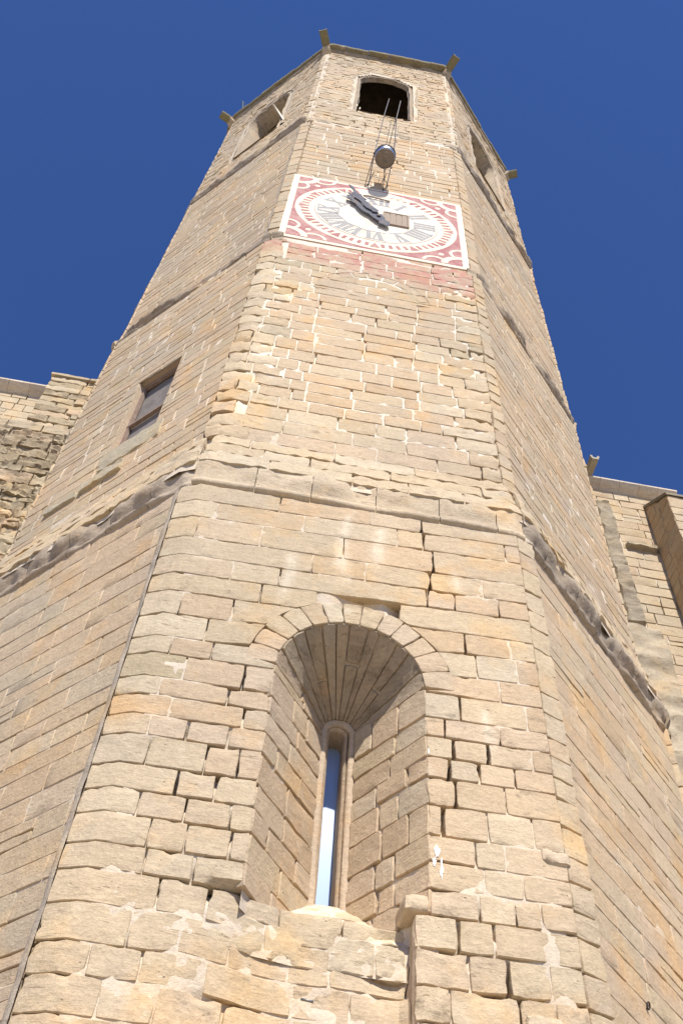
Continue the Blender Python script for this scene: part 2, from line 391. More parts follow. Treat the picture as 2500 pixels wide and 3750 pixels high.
# ================================================================== TOWER
tower = thing('bell_tower', 'tall octagonal sandstone bell tower with a painted clock and a deep arched slit window', 'tower')
MS = Masonry(tower)
A1, A2, A3, A4 = 6.0, 5.8506, 5.8256, 5.808
C1, C2, C3, C4 = 0.167, 0.152, 0.167, 0.15
ZL = [13.15,12.76,12.38,11.93,11.54,11.17,10.82,10.40,10.01,9.73,9.36,9.09,8.80,8.52,8.13,7.82,7.53,7.19,6.91,6.56,6.19,5.9,5.57,5.22,4.87,4.5,4.1,3.7]
ZR = [13.25,12.92,12.53,12.05,11.68,11.34,10.92,10.57,10.17,9.81,9.42,9.14,8.84,8.56,8.21,7.82,7.5,7.22,6.93,6.6,6.25,5.92,5.57,5.22,4.87,4.5,4.1,3.7]
JT = [[-1.15,0.14,0.9],[-2.0,-0.78,0.54,0.92,2.1],[-2.2,-1.33,-0.2,1.05],[-0.6,0.12,1.0,1.72],[-1.62,-1.0,0.95,1.32,1.91],[-1.2,-0.48,0.58],
      [-2.14,-1.51,1.42,2.0],[-1.76,1.54,2.05],[-2.12,-1.64,1.8],[-1.9,-1.23,1.3,2.09],[-2.12,-1.36,1.11,1.75],[-1.95,-1.15,1.2,1.6,2.1],
      [-2.12,-1.72,-1.26,1.14,1.48,1.87],[-2.06,-1.46,-1.12,1.2,1.74],[-1.7,-1.3,1.05,1.52,2.0],[-2.02,-1.56,-1.11,1.37,1.67],[-1.85,-1.5,-1.06,1.44,1.83],
      [-1.83,-1.37,1.37,1.72,1.98],[-1.64,-1.18,-0.5,0.1,0.73,1.15,1.49,2.03],[-1.82,-1.37,-0.92,-0.37,0.0,0.73,1.24,1.6,1.99],[-2.1,-1.65,-1.1,-0.32,0.2,0.73,1.05,1.68,2.01],
      [-1.93,-1.47,-0.9,-0.3,0.3,0.73,1.5],[-1.7,-1.1,-0.6,0.15,0.73,1.2,1.8],[-2,-1.4,-.8,-.2,.4,1.0,1.6],[-1.7,-1.1,-0.5,0.1,0.7,1.3,1.9],[-2,-1.4,-.8,-.2,.4,1.0,1.6],[-1.7,-1.1,-0.5,0.1,0.7,1.3,1.9]]
# open, cracked joints on the front of the lowest stage: (u, z, radius)
OPEN = [(0.91, 12.9, .25), (1.0, 12.2, .3), (0.97, 11.7, .3), (0.62, 11.2, .22), (1.0, 11.5, .2), (1.25, 10.6, .3), (1.18, 10.2, .2), (1.2, 9.9, .2), (-1.12, 9.5, .25), (-1.15, 9.2, .2),
        (1.2, 9.0, .28), (1.17, 8.7, .25), (1.15, 8.4, .22), (1.1, 8.1, .28), (1.15, 7.7, .2), (-1.2, 8.25, .22), (-1.5, 8.65, .2), (-1.25, 7.5, .2), (-1.1, 7.0, .2), (-1.6, 7.9, .15), (1.6, 6.3, .22), (1.75, 6.0, .2),
        (1.0, 6.6, .2), (0.8, 6.5, .3), (-1.7, 10.85, .2), (-0.9, 10.9, .35), (-1.9, 10.4, .2), (0.1, 11.05, .3), (1.5, 8.9, .2), (1.8, 8.8, .15), (-1.4, 10.1, .2), (1.45, 9.7, .2), (1.75, 11.1, .15), (-1.62, 6.9, .15)]
def openness(U, Z):
    r = np.zeros_like(U)
    for u, z, q in OPEN: r = np.maximum(r, np.exp(-((U - u) ** 2 + (Z - z) ** 2) / (q * q)))
    return r
def niche_off(U, Z):
    """the torn-out wall under the niche sill"""
    m = sm(-1.5, -0.2, U) * (1 - sm(0.70, 0.76, U)) * (1 - sm(6.94, 6.96, Z)) * sm(4.2, 5.9, Z)
    lump = 0.022 * fbm(np.stack([U, Z, Z * 0], -1), 1.6, 3, 2) * (1 - sm(6.6, 7.3, Z))
    pit = 0.14 * np.exp(-((U - 0.56) / 0.22) ** 2 - ((Z - 6.62) / 0.34) ** 2) * (1 - sm(0.70, 0.74, U)) * (1 - sm(6.94, 6.96, Z))
    return -0.27 * m - pit + lump
NC = 9.86; NR0 = 0.885; NR1 = 1.23
def arc(z, r): return np.sqrt(np.maximum(0, r * r - np.maximum(0, z - NC) ** 2))
def limR(L, Rr, Z): return np.maximum(L, np.where(Z > NC, arc(Z, NR1), 0)), Rr
def limL(L, Rr, Z): return L, np.minimum(Rr, -np.where(Z > NC, arc(Z, NR1), 0))

mF1 = face_map(0, A1, C1); W1 = mF1.w; Q1 = mF1.q
for i in range(len(ZL) - 1):
    J = JT[i]; zt = (ZL[i] + ZR[i]) / 2; zb = (ZL[i + 1] + ZR[i + 1]) / 2
    def zz(arr, u): f = (u + W1) / (2 * W1); return arr[0] * (1 - f) + arr[1] * f
    def pr(u0, u1): return (zz((ZL[i + 1], ZR[i + 1]), u0), zz((ZL[i + 1], ZR[i + 1]), u1)), (zz((ZL[i], ZR[i]), u0), zz((ZL[i], ZR[i]), u1))
    segs = []; cut = None
    if zb < NC and zt > 6.95: cut = NR0
    elif zb < NC + NR1 and zt > NC: cut = 0.0
    pts = [-W1 - Q1] + [j for j in J if j < (-(cut or 0) - 0.05 if cut is not None else 99)]
    if cut is None: pts = [-W1 - Q1] + list(J) + [W1]; segs = [(pts[a], pts[a + 1], None) for a in range(len(pts) - 1)]
    else:
        pl = [-W1 - Q1] + [j for j in J if j < -cut - 0.12] + [-cut]; prr = [cut] + [j for j in J if j > cut + 0.12] + [W1]
        segs = [(pl[a], pl[a + 1], limL if zt > NC else None) for a in range(len(pl) - 1)] + [(prr[a], prr[a + 1], limR if zt > NC else None) for a in range(len(prr) - 1)]
    if cut is not None and zt > NC:       # drop blocks wholly inside the voussoir ring
        segs = [(a, b, l) for a, b, l in segs if not (min(abs(a), abs(b)) < 0.3 and max(abs(a), abs(b)) < float(arc(np.array(zb), NR1)) + 0.04)]
    for u0, u1, l in segs:
        zbp, ztp = pr(u0, u1); low = zt < 7.4
        q = pick(MIXQ) if (u0 < -W1) else pick(MIXW)
        if zt < 8.2: q = tuple(0.55 * q[k] + 0.45 * (0.535, 0.43, 0.285, 0)[k] for k in range(4))
        op = float(openness(np.array([(u0 + u1) / 2]), np.array([(zb + zt) / 2]))[0])
        MS.put('quoin_stone' if u0 < -W1 else 'stone', stone(u0, u1, zbp, ztp, mF1, q, res=0.075, joint=0.003 + 0.005 * op + rnd.uniform(0, 0.004),
               proud=rnd.uniform(0.001, 0.006) + (rnd.uniform(-0.004, 0.008) if low else 0), rough=0.005 if not low else 0.010, bev=0.003 + 0.004 * op if not low else 0.009, skirt=0.16, weather_shade=rnd.choice([0, 0, 0.05, 0.1]),
               hoff=niche_off, lim=l, breaks=(-W1,) if u0 < -W1 else (), wob=0.003 + 0.008 * op if not low else 0.007, chip=0.4 + op * .6 if not low else 1.0, tk=rnd.uniform(-0.01, 0.01)))
# voussoirs of the niche: polar blocks on the wall face
def polar_map(r0, base):
    def m(U, Z, H):   # U = angle * r, Z = radius
        th = math.pi - U / 1.05
        return base(Z * np.cos(th), NC + Z * np.sin(th), H)
    return m
pm = polar_map(1.05, face_map(0, A1, C1, False)); cuts = [0.0, .24, .50, .74, .98, 1.22, 1.44, 1.66, 1.90, 2.12, 2.36, 2.60, 2.88, math.pi]
for a, b in zip(cuts[:-1], cuts[1:]):
    MS.put('voussoir', stone(a * 1.05, b * 1.05, NR0 - 0.005, NR1 + rnd.uniform(-.02, .05), pm, pick({'tan': 3, 'pale': 2, 'pink': 2, 'yellow': 2}), res=0.06, joint=0.004, proud=0.004, rough=0.006, bev=0.003, skirt=0.16, wob=0.003, weather_shade=0.03))

# niche reveals
ND = 1.0; NI = 0.19; NX = 0.03
def jamb_map(sgn):
    ca = math.atan2(ND, NR0 - NI); nrm = np.array([-sgn * math.sin(ca), -math.cos(ca), 0])
    def m(U, Z, H):    # U = 0 at the wall face .. 1 at the slit
        U = np.asarray(U, float)[..., None]; Z = np.asarray(Z, float)[..., None]; H = np.asarray(H, float)[..., None]
        o = np.array([sgn * NR0, -A1, 0]); i = np.array([NX + sgn * NI, -A1 + ND, 0])
        return o * (1 - U) + i * U + ZV * Z + nrm * H
    return m
def cone_map():
    def m(U, Z, H):    # U = angle (0 left .. pi right) , Z = depth 0..1
        U = np.asarray(U, float); Z = np.asarray(Z, float); H = np.asarray(H, float)
        th = math.pi - U; r = (NR0 * (1 - Z) + NI * Z) - H * 0.82
        return np.stack([NX * Z + r * np.cos(th), -A1 + ND * Z - H * 0.57, NC - 0.02 * Z + r * np.sin(th)], -1)
    return m
for sgn in (-1, 1):
    jm = jamb_map(sgn); arr = ZL if sgn < 0 else ZR
    zs = [NC] + [z for z in arr if 6.85 < z < NC - 0.12]
    for a, b in zip(zs[:-1], zs[1:]):
        r = rnd.random(); splits = [0, rnd.uniform(.22, .42), rnd.uniform(.55, .75), 1] if r < 0.6 else [0, rnd.uniform(.35, .6), 1]
        for s0, s1 in zip(splits[:-1], splits[1:]):
            q = pick({'pink': 3, 'brown': 3, 'tan': 3, 'grey': 1}); dz = rnd.uniform(-.02, .02)
            MS.put('jamb_stone', stone(s0 - (0.012 if s0 == 0 else 0), s1, b + dz, a + dz, jm, q, res=0.10, joint=0.006, proud=rnd.uniform(-.006, .006), rough=0.010, bev=0.009, skirt=0.09, wob=0.005, chip=0.5, weather_shade=0.03))
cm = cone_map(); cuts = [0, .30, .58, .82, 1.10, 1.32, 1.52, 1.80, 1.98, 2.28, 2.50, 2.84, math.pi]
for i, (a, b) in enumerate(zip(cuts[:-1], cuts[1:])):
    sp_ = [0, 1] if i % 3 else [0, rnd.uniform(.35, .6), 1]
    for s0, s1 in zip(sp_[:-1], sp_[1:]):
        MS.put('vault_stone', stone(a, b, s0, s1, cm, tuple(x * (.82 if i_ < 3 else 1) for i_, x in enumerate(pick({'brown': 4, 'grey': 2, 'tan': 1}))), res=0.09, joint=0.008, proud=rnd.uniform(-.010, .010), rough=0.012, bev=0.009, skirt=0.08, wob=0.004, weather_shade=rnd.choice([0.10, .16, .2]), chip=0.3))  # soffit shade put into the colour: darkened tints and heavier dark patches
# mortar behind the reveals, sloping sill
core = MB(); MT1 = (0.60, 0.505, 0.375, 0); MTW = (0.71, 0.63, 0.50, 0)
for sgn in (-1, 1):
    u, z = np.meshgrid(np.linspace(0.03, 1.05, 12), np.linspace(6.75, NC + 0.01, 40), indexing='ij')
    P = jamb_map(sgn)(u, z, -0.035 + 0.02 * fbm(np.stack([u, z, z * 0 + sgn], -1), 5, 2, 2)); A, B = u.shape; ix = np.arange(A * B).reshape(A, B)
    core.add(P.reshape(-1, 3), [(ix[i, j], ix[i + 1, j], ix[i + 1, j + 1], ix[i, j + 1]) for i in range(A - 1) for j in range(B - 1)], MT1)
u, z = np.meshgrid(np.linspace(0, math.pi, 40), np.linspace(0.03, 1.05, 12), indexing='ij')
P = cm(u, z, -0.035 + 0 * u); A, B = u.shape; ix = np.arange(A * B).reshape(A, B)
core.add(P.reshape(-1, 3), [(ix[i, j], ix[i + 1, j], ix[i + 1, j + 1], ix[i, j + 1]) for i in range(A - 1) for j in range(B - 1)], MT1)
# sill: rubble stones on a slope from the wall face up to the slit
def sill_map(U, Z, H):   # U = x, Z = 0 at the foot .. 1 at the slit; the slope runs on down into the torn wall
    U = np.asarray(U, float); Z = np.asarray(Z, float); H = np.asarray(H, float)
    yw = -A1 + 0.26 * sm(-1.5, -0.2, U); f = np.clip((Z - 0.28) / 0.72, 0, 1); f = f * (0.75 + 0.25 * f)
    y = yw * (1 - f) + (-A1 + ND + 0.04) * f; z = 6.38 + np.minimum(Z, 0.28) / 0.28 * 0.34 + 0.80 * f
    nz = sm(0.15, 0.45, Z) * 0.7
    return np.stack([U + 0 * y, y - H * np.sqrt(1 - nz * nz), z + nz * H], -1)
for r0, r1, us in ((0.0, 0.28, [-1.15, -0.62, -0.05, 0.42, 0.71]), (0.28, 0.52, [-1.02, -0.5, 0.1, .71]), (0.52, 0.75, [-.78, -.2, .3, .68]), (0.75, 1.0, [-.5, .05, .45])):
    for a, b in zip(us[:-1], us[1:]):
        MS.put('sill_stone', stone(a, b, r0, r1, sill_map, pick({'yellow': 3, 'pale': 3, 'tan': 1}), res=0.07, joint=0.003, rough=0.03 if r1 < 0.9 else 0.012, bev=0.005, skirt=0.10, wob=0.010, chip=0.6))
u, z = np.meshgrid(np.linspace(-1.2, 0.74, 30), np.linspace(-0.0, 1.1, 16), indexing='ij'); P = sill_map(u, z, -0.006 + 0.010 * fbm(np.stack([u, z, z * 0], -1), 4, 2, 2))
A, B = u.shape; ix = np.arange(A * B).reshape(A, B)
core.add(P.reshape(-1, 3), [(ix[i, j], ix[i + 1, j], ix[i + 1, j + 1], ix[i, j + 1]) for i in range(A - 1) for j in range(B - 1)], MT1)
core.build('niche_mortar', M_MORTAR, tower)

# slit frame
YF = -A1 + ND
def slit_ring(name, r_in, r_out, y0, y1, tint, mat=M_STONE, zb=7.45, cx=0.0, roll_=0.0):
    """a round-headed surround, flat band between r_in and r_out from y0 back to y1"""
    mb = MB(); path = [(cx + -1.0, z, None) for z in np.linspace(zb, NC - .02, 8)]
    pts = []
    for z in np.linspace(zb, NC - 0.03, 9): pts.append((-1, 0, z))
    for t in np.linspace(math.pi, 0, 13)[1:-1]: pts.append((math.cos(t), math.sin(t), NC - 0.03))
    for z in np.linspace(NC - 0.03, zb, 9): pts.append((1, 0, z))
    prof = [(r_out, y1), (r_out, y0 + .02), (r_out - .015, y0), (r_in + .03, y0 - roll_), (r_in + .006, y0 + 0.015), (r_in, y0 + .045), (r_in, y1)]
    V = []
    for cxx, cz, zz_ in pts:
        for r, y in prof: V.append((cx + cxx * r + 0.004 * rnd.uniform(-1, 1), y + 0.004 * rnd.uniform(-1, 1), zz_ + cz * r))
    n = len(prof); F = [(i * n + j, i * n + j + 1, (i + 1) * n + j + 1, (i + 1) * n + j) for i in range(len(pts) - 1) for j in range(n - 1)]
    return mb.add(V, F, tint, 0.05).build(name, mat, tower)
slit_ring('slit_surround', 0.135, 0.228, YF - 0.005, YF + 0.25, (*PAL['tan'], 0), cx=NX)
slit_ring('slit_frame', 0.095, 0.145, YF + 0.05, YF + 0.5, (*PAL['tan'], 0), cx=NX - 0.01, roll_=0.01)
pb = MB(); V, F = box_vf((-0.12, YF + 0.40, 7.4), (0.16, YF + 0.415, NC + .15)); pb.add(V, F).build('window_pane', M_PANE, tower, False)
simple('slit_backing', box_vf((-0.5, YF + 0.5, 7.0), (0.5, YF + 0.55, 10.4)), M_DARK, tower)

# corbelled block end by the right jamb, with the hole under it
def rough_block(name, lo, hi, tint, amp=0.03, n=5, weather_shade=0.0, parent=tower, f=4.0):
    lo = np.array(lo, float); hi = np.array(hi, float); mb = MB(); c = (lo + hi) / 2; hs = (hi - lo) / 2
    for ax in range(3):
        for sgn in (-1, 1):
            g = np.linspace(-1, 1, n + 1); a, b = np.meshgrid(g, g, indexing='ij'); Q = np.zeros(a.shape + (3,))
            Q[..., ax] = sgn; Q[..., (ax + 1) % 3] = a; Q[..., (ax + 2) % 3] = b
            rr = np.abs(Q); k = (rr > 0.99).sum(-1)
            P = c + Q * hs; sh = np.clip(k - 1, 0, 2)[..., None] * 0.02; P = P - np.sign(Q) * sh * (rr > 0.99)
            P = P + amp * np.stack([fbm(P, f, 3, 2), fbm(P, f, 11, 2), fbm(P, f, 19, 2)], -1)
            ix = np.arange((n + 1) ** 2).reshape(n + 1, n + 1)
            Fs = [(ix[i, j], ix[i + 1, j], ix[i + 1, j + 1], ix[i, j + 1]) if sgn > 0 else (ix[i, j], ix[i, j + 1], ix[i + 1, j + 1], ix[i + 1, j]) for i in range(n) for j in range(n)]
            mb.add(P.reshape(-1, 3), Fs, (*tint, 0) if len(tint) == 3 else tint, weather_shade)
    return mb.build(name, M_STONE, parent)
rough_block('overhanging_block', (0.64, -5.985, 6.95), (1.1, -5.45, 7.16), PAL['yellow'], 0.012)
rough_block('broken_block', (0.735, -5.985, 5.4), (0.98, -5.45, 6.93), PAL['tan'], 0.02, 9)
rough_block('overhanging_block', (1.72, -6.05, 5.72), (2.1, -5.7, 6.12), PAL['yellow'], 0.03)
rough_block('overhanging_block', (2.05, -5.93, 14.15), (2.34, -5.6, 14.42), PAL['grey'], 0.04)
rough_block('overhanging_block', (2.05, -6.03, 7.66), (2.36, -5.8, 7.86), PAL['grey'], 0.03)

# ------------------------------------------------------------------ general coursed panels
def courses(z0, z1, h, jit=0.12):
    out = [z0]
    while out[-1] < z1 - h * 0.6: out.append(out[-1] + h * rnd.uniform(1 - jit, 1 + jit))
    s = (z1 - z0) / (out[-1] - z0); return [z0 + (z - z0) * s for z in out]
def panel(mp, u0, u1, zs, L, name='stone', hole=None, ws=MIXW, res=0.3, joint=0.012, rough=0.012, rec=0.0, weather_shade=0.0, skirt=0.1, red=None, bev=0.003, wob=0.003, chip=0.25, hoff=None, proud=0.004):
    for zb, zt in zip(zs[:-1], zs[1:]):
        u = u0 + 0; ends = [u0]
        while u < u1 - 0.15:
            u += L * rnd.uniform(0.45, 1.5); ends.append(min(u, u1))
        if ends[-1] < u1: ends.append(u1)
        if len(ends) > 2 and ends[-1] - ends[-2] < 0.12: ends.pop(-2)
        for a, b in zip(ends[:-1], ends[1:]):
            parts = [(a, b)]
            if hole is not None: parts = hole(a, b, zb, zt)
            for p, q_ in parts:
                if q_ - p < 0.05: continue
                wv = weather_shade((p + q_) / 2, (zb + zt) / 2) if callable(weather_shade) else weather_shade
                rows = [(zb, zt)]
                if zt - zb > 0.27 and q_ - p > 0.5 and rnd.random() < 0.10: zm = zb + (zt - zb) * rnd.uniform(.4, .6); rows = [(zb, zm), (zm, zt)]
                for zb_, zt_ in rows:
                  jv = joint * rnd.uniform(0.55, 1.35); j1, j2 = rnd.uniform(-.006, .006), rnd.uniform(-.006, .006)
                  MS_cur.put(name, stone(p, q_, (zb_ + j1, zb_ + j2), (zt_ + j1 * .5 + rnd.uniform(-.003, .003), zt_ + j2 * .5 + rnd.uniform(-.003, .003)), mp, pick(ws), res=res, joint=jv, proud=rnd.uniform(0.000, 2 * proud) - rec, rough=rough, bev=bev, skirt=skirt + rec, weather_shade=wv, wob=wob, chip=chip, red=red, hoff=hoff, tk=rnd.uniform(-.015, .015)))
def rect_hole(h0, h1, z0, z1):
    def f(a, b, zb, zt):
        zc = (zb + zt) / 2
        if not (z0 < zc < z1): return [(a, b)]
        o = []
        if a < h0: o.append((a, min(b, h0)))
        if b > h1: o.append((max(a, h1), b))
        return o
    return f
MS_cur = MS
def grid_core(mb, mp, u0, u1, z0, z1, depth, tint, du=0.1, dz=0.12, hole=None, amp=0.02, hf=None, weather_shade=0.0):
    us = np.linspace(u0, u1, max(2, int((u1 - u0) / du) + 1)); zs = np.linspace(z0, z1, max(2, int((z1 - z0) / dz) + 1))
    u, z = np.meshgrid(us, zs, indexing='ij'); P0 = mp(u, z, 0 * u)
    H = -depth + amp * fbm(P0, 2.2, 77, 3) - 0.06 * gap(P0) * (amp > 0)
    if hf is not None: H = H + hf(u, z)
    P = mp(u, z, H); A, B = u.shape; ix = np.arange(A * B).reshape(A, B); F = []
    for i in range(A - 1):
        for j in range(B - 1):
            if hole is not None and hole((us[i] + us[i + 1]) / 2, (zs[j] + zs[j + 1]) / 2): continue
            F.append((ix[i, j], ix[i + 1, j], ix[i + 1, j + 1], ix[i, j + 1]))
    T = np.tile(np.array(tint, float), (A * B, 1)); mb.add(P.reshape(-1, 3), F, T, weather_shade)

FACES = (-2, -1, 0, 1, 2)
REC = {0: 0.0, -1: 0.065, 1: 0.09, -2: 0.08, 2: 0.08}
wall = MB()
# ---- stage 1: other faces, corner facets and mortar body
z1s = list(reversed([(a + b) / 2 for a, b in zip(ZL, ZR)]))
for k in (-2, -1, 1, 2):
    mp = face_map(k, A1, C1, False); dtl = abs(k) == 1
    zs = z1s if k != 1 else z1s
    panel(mp, -W1 + 0.01, W1 - 0.01, [z for z in zs if z > (5.0 if dtl else 9.0)], 1.0 if dtl else 1.4, res=0.16 if dtl else 0.5, joint=0.0045, rec=REC[k], rough=0.006, weather_shade=0.02, skirt=0.06, ws={'pink': 5, 'tan': 6, 'yellow': 1.5, 'orange': 1.2, 'grey': 2, 'brown': .6}, proud=0.005)
for kh in (-1.5, 0.5, 1.5):
    mp = facet_map(kh, A1, C1)
    for a, b in zip(z1s[:-1], z1s[1:]):
        if b < 5: continue
        MS.put('quoin_stone', stone(-Q1 / 2 - .003, Q1 / 2 + .003, a + .01 * rnd.uniform(-1, 1), b, mp, pick({'yellow': 3, 'grey': 4, 'tan': 3, 'orange': 1, 'brown': 1}), res=0.09, joint=0.005, rough=0.010, skirt=0.22, proud=rnd.uniform(-.008, .006), weather_shade=0.04))
def crease(U, w): return -0.10 * sm(w - 0.10, w - 0.03, np.abs(U))
def core_open(U, Z): return -0.20 * openness(U, Z) + niche_off(U, Z) + crease(U, W1)
def niche_hole(u, z): return (abs(u) < 1.0 and 6.75 < z < NC) or (math.hypot(u, z - NC) < 1.0 and z >= NC)
mfl = face_map(0, A1, C1, False)
grid_core(wall, mfl, -W1 - .02, W1 + .02, 3.5, 13.4, 0.005, MT1, 0.07, 0.07, niche_hole, 0.006, core_open)
for k in (-2, -1, 1, 2): grid_core(wall, face_map(k, A1, C1, False), -W1 - .1, W1 + .1, 0, 13.4, 0.005 + REC[k], MT1, 0.13, 0.13, None, 0.0055)
for k in (3, 4, -3): grid_core(wall, face_map(k, A1, C1, False), -W1 - .1, W1 + .1, 0, 44, 0.0, MT1, 1.2, 2, None, 0.0)
for kh in (-3.5, -2.5, -1.5, -0.5, 0.5, 1.5, 2.5, 3.5): grid_core(wall, facet_map(kh, A1, C1), -Q1 / 2 + .01, Q1 / 2 - .01, 0, 13.4, 0.05, MT1, 0.2, 0.3, None, 0.0)
grid_core(wall, mfl, -W1 - .02, W1 + .02, 0, 3.6, 0.03, MT1, 0.5, 0.5)

# ---- string course between the first and second stage, and the weathered slope over it
def string_course(k, a, c, prof, umin, umax, blocks, amp, tint, weather_shade, name='moulding_block', keep=1.0, du=0.07, gone=None, rec=0.0, z_soft=False):
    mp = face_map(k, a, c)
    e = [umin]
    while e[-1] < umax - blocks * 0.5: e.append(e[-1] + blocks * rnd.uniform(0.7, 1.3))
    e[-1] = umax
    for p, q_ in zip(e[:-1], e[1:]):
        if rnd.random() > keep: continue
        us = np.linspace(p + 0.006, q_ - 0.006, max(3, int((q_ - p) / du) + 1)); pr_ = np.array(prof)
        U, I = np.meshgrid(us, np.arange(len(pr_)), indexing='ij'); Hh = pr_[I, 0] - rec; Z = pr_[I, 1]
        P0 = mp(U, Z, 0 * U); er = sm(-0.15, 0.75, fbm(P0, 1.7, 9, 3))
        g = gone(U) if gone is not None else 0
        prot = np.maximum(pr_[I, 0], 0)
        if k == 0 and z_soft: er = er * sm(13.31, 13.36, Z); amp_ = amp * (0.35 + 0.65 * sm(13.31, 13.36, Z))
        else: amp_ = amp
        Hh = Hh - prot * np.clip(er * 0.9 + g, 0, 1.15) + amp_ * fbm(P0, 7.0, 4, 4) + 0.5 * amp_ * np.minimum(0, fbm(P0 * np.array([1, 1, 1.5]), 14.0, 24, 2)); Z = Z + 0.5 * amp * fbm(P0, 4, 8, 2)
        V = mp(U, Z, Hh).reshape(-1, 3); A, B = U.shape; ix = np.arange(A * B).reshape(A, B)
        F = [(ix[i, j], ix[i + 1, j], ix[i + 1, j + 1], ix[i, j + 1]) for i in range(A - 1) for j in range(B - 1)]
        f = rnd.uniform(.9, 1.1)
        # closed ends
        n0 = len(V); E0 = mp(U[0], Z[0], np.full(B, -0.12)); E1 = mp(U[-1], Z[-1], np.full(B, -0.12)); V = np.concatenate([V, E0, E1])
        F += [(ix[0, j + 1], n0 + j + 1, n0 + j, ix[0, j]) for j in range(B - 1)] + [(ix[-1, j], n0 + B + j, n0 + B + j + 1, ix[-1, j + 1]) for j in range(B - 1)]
        MS.put(name, dict(V=V, F=F, t=np.tile(np.array([tint[0] * f, tint[1] * f, tint[2] * f, 0]), (len(V), 1)), w=weather_shade))
S1 = [(-0.03, 13.16), (0.025, 13.18), (0.05, 13.20), (0.06, 13.24), (0.05, 13.28), (0.012, 13.30), (0.01, 13.34), (0.03, 13.41), (0.07, 13.48), (0.105, 13.55), (0.11, 13.64), (0.09, 13.74), (0.05, 13.86), (-0.03, 14.02)]
S1b = [(h * 1.15 if z > 13.3 else h, z) for h, z in S1]
WQ = W1 + Q1 / 2 - 0.01
S1f = [(h if z < 13.3 else h * 0.62, z) for h, z in S1]
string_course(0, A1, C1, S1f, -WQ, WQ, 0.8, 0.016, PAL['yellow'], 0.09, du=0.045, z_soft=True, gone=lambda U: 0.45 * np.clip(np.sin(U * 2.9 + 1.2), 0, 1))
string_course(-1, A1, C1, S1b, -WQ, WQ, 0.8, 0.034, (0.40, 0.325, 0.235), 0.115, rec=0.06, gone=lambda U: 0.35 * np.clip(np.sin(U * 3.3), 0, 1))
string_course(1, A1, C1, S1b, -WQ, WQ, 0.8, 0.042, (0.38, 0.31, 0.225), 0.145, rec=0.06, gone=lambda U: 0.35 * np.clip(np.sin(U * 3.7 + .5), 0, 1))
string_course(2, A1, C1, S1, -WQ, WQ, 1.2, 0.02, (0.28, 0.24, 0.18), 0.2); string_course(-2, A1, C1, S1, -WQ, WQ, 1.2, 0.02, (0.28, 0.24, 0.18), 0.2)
def slope_map(k):
    base = face_map(k, A1, C1); d = A1 - A2
    def m(U, Z, H): 
        f = np.clip((np.asarray(Z, float) - 13.75) / (14.75 - 13.75), 0, 1)
        return base(np.asarray(U) * (1 - f * (d * T8) / W1 * 0.9), Z, np.asarray(H) + 0.05 * (1 - f) - d * f)
    return m
for k in FACES:
    sm_ = slope_map(k); zs = [13.74, 14.08, 14.42, 14.76]
    for a, b in zip(zs[:-1], zs[1:]):
        u = -WQ; 
        while u < WQ - 0.1:
            v = min(WQ, u + rnd.uniform(0.5, 1.5)); v = WQ if WQ - v < 0.25 else v
            MS.put('slope_stone', stone(u, v, a, b, sm_, pick({'yellow': 3, 'pale': 2, 'tan': 2, 'grey': 1.5}), res=0.12, joint=0.004, rough=0.03, bev=0.012, skirt=0.12, weather_shade=0.08, chip=0.9, wob=0.012, breaks=tuple(x for x in (-W1 * .97, W1 * .97) if u < x < v))); u = v
    grid_core(wall, sm_, -WQ, WQ, 13.6, 14.8, 0.03, MT1, 0.25, 0.2, None, 0.02)

# ---- stage 2
mF2 = face_map(0, A2, C2); W2 = mF2.w; Q2 = mF2.q
def redwash(U, Z): return sm(21.9, 22.5, Z + 0.16 * U) * (1 - sm(23.55, 23.75, Z)) 
zf = [14.74, 15.10, 15.50, 15.90, 16.24, 16.58, 16.93, 17.27, 17.65, 18.05, 18.48, 18.88, 19.22, 19.61, 20.0, 20.33, 20.70, 21.10, 21.5, 21.86, 22.2, 22.55, 22.88, 23.2]
RC, RR0, RR1 = (0.0, 20.95), 0.98, 1.24
def rarc(z, r): return np.sqrt(np.maximum(0.0, r * r - np.maximum(0, z - RC[1]) ** 2))
def infill_lim(L, Rr, Z): r = np.where(Z > RC[1], rarc(Z, RR0), RR0); return np.maximum(L, -r - 0.05), np.minimum(Rr, r - 0.1)
def outl(L, Rr, Z): r = np.where(Z > RC[1], rarc(Z, RR1), 0); return L, np.where(Z > RC[1], np.minimum(Rr, -r - 0.0), Rr)
def outr(L, Rr, Z): r = np.where(Z > RC[1], rarc(Z, RR1), 0); return np.where(Z > RC[1], np.maximum(L, r + 0.0), L), Rr
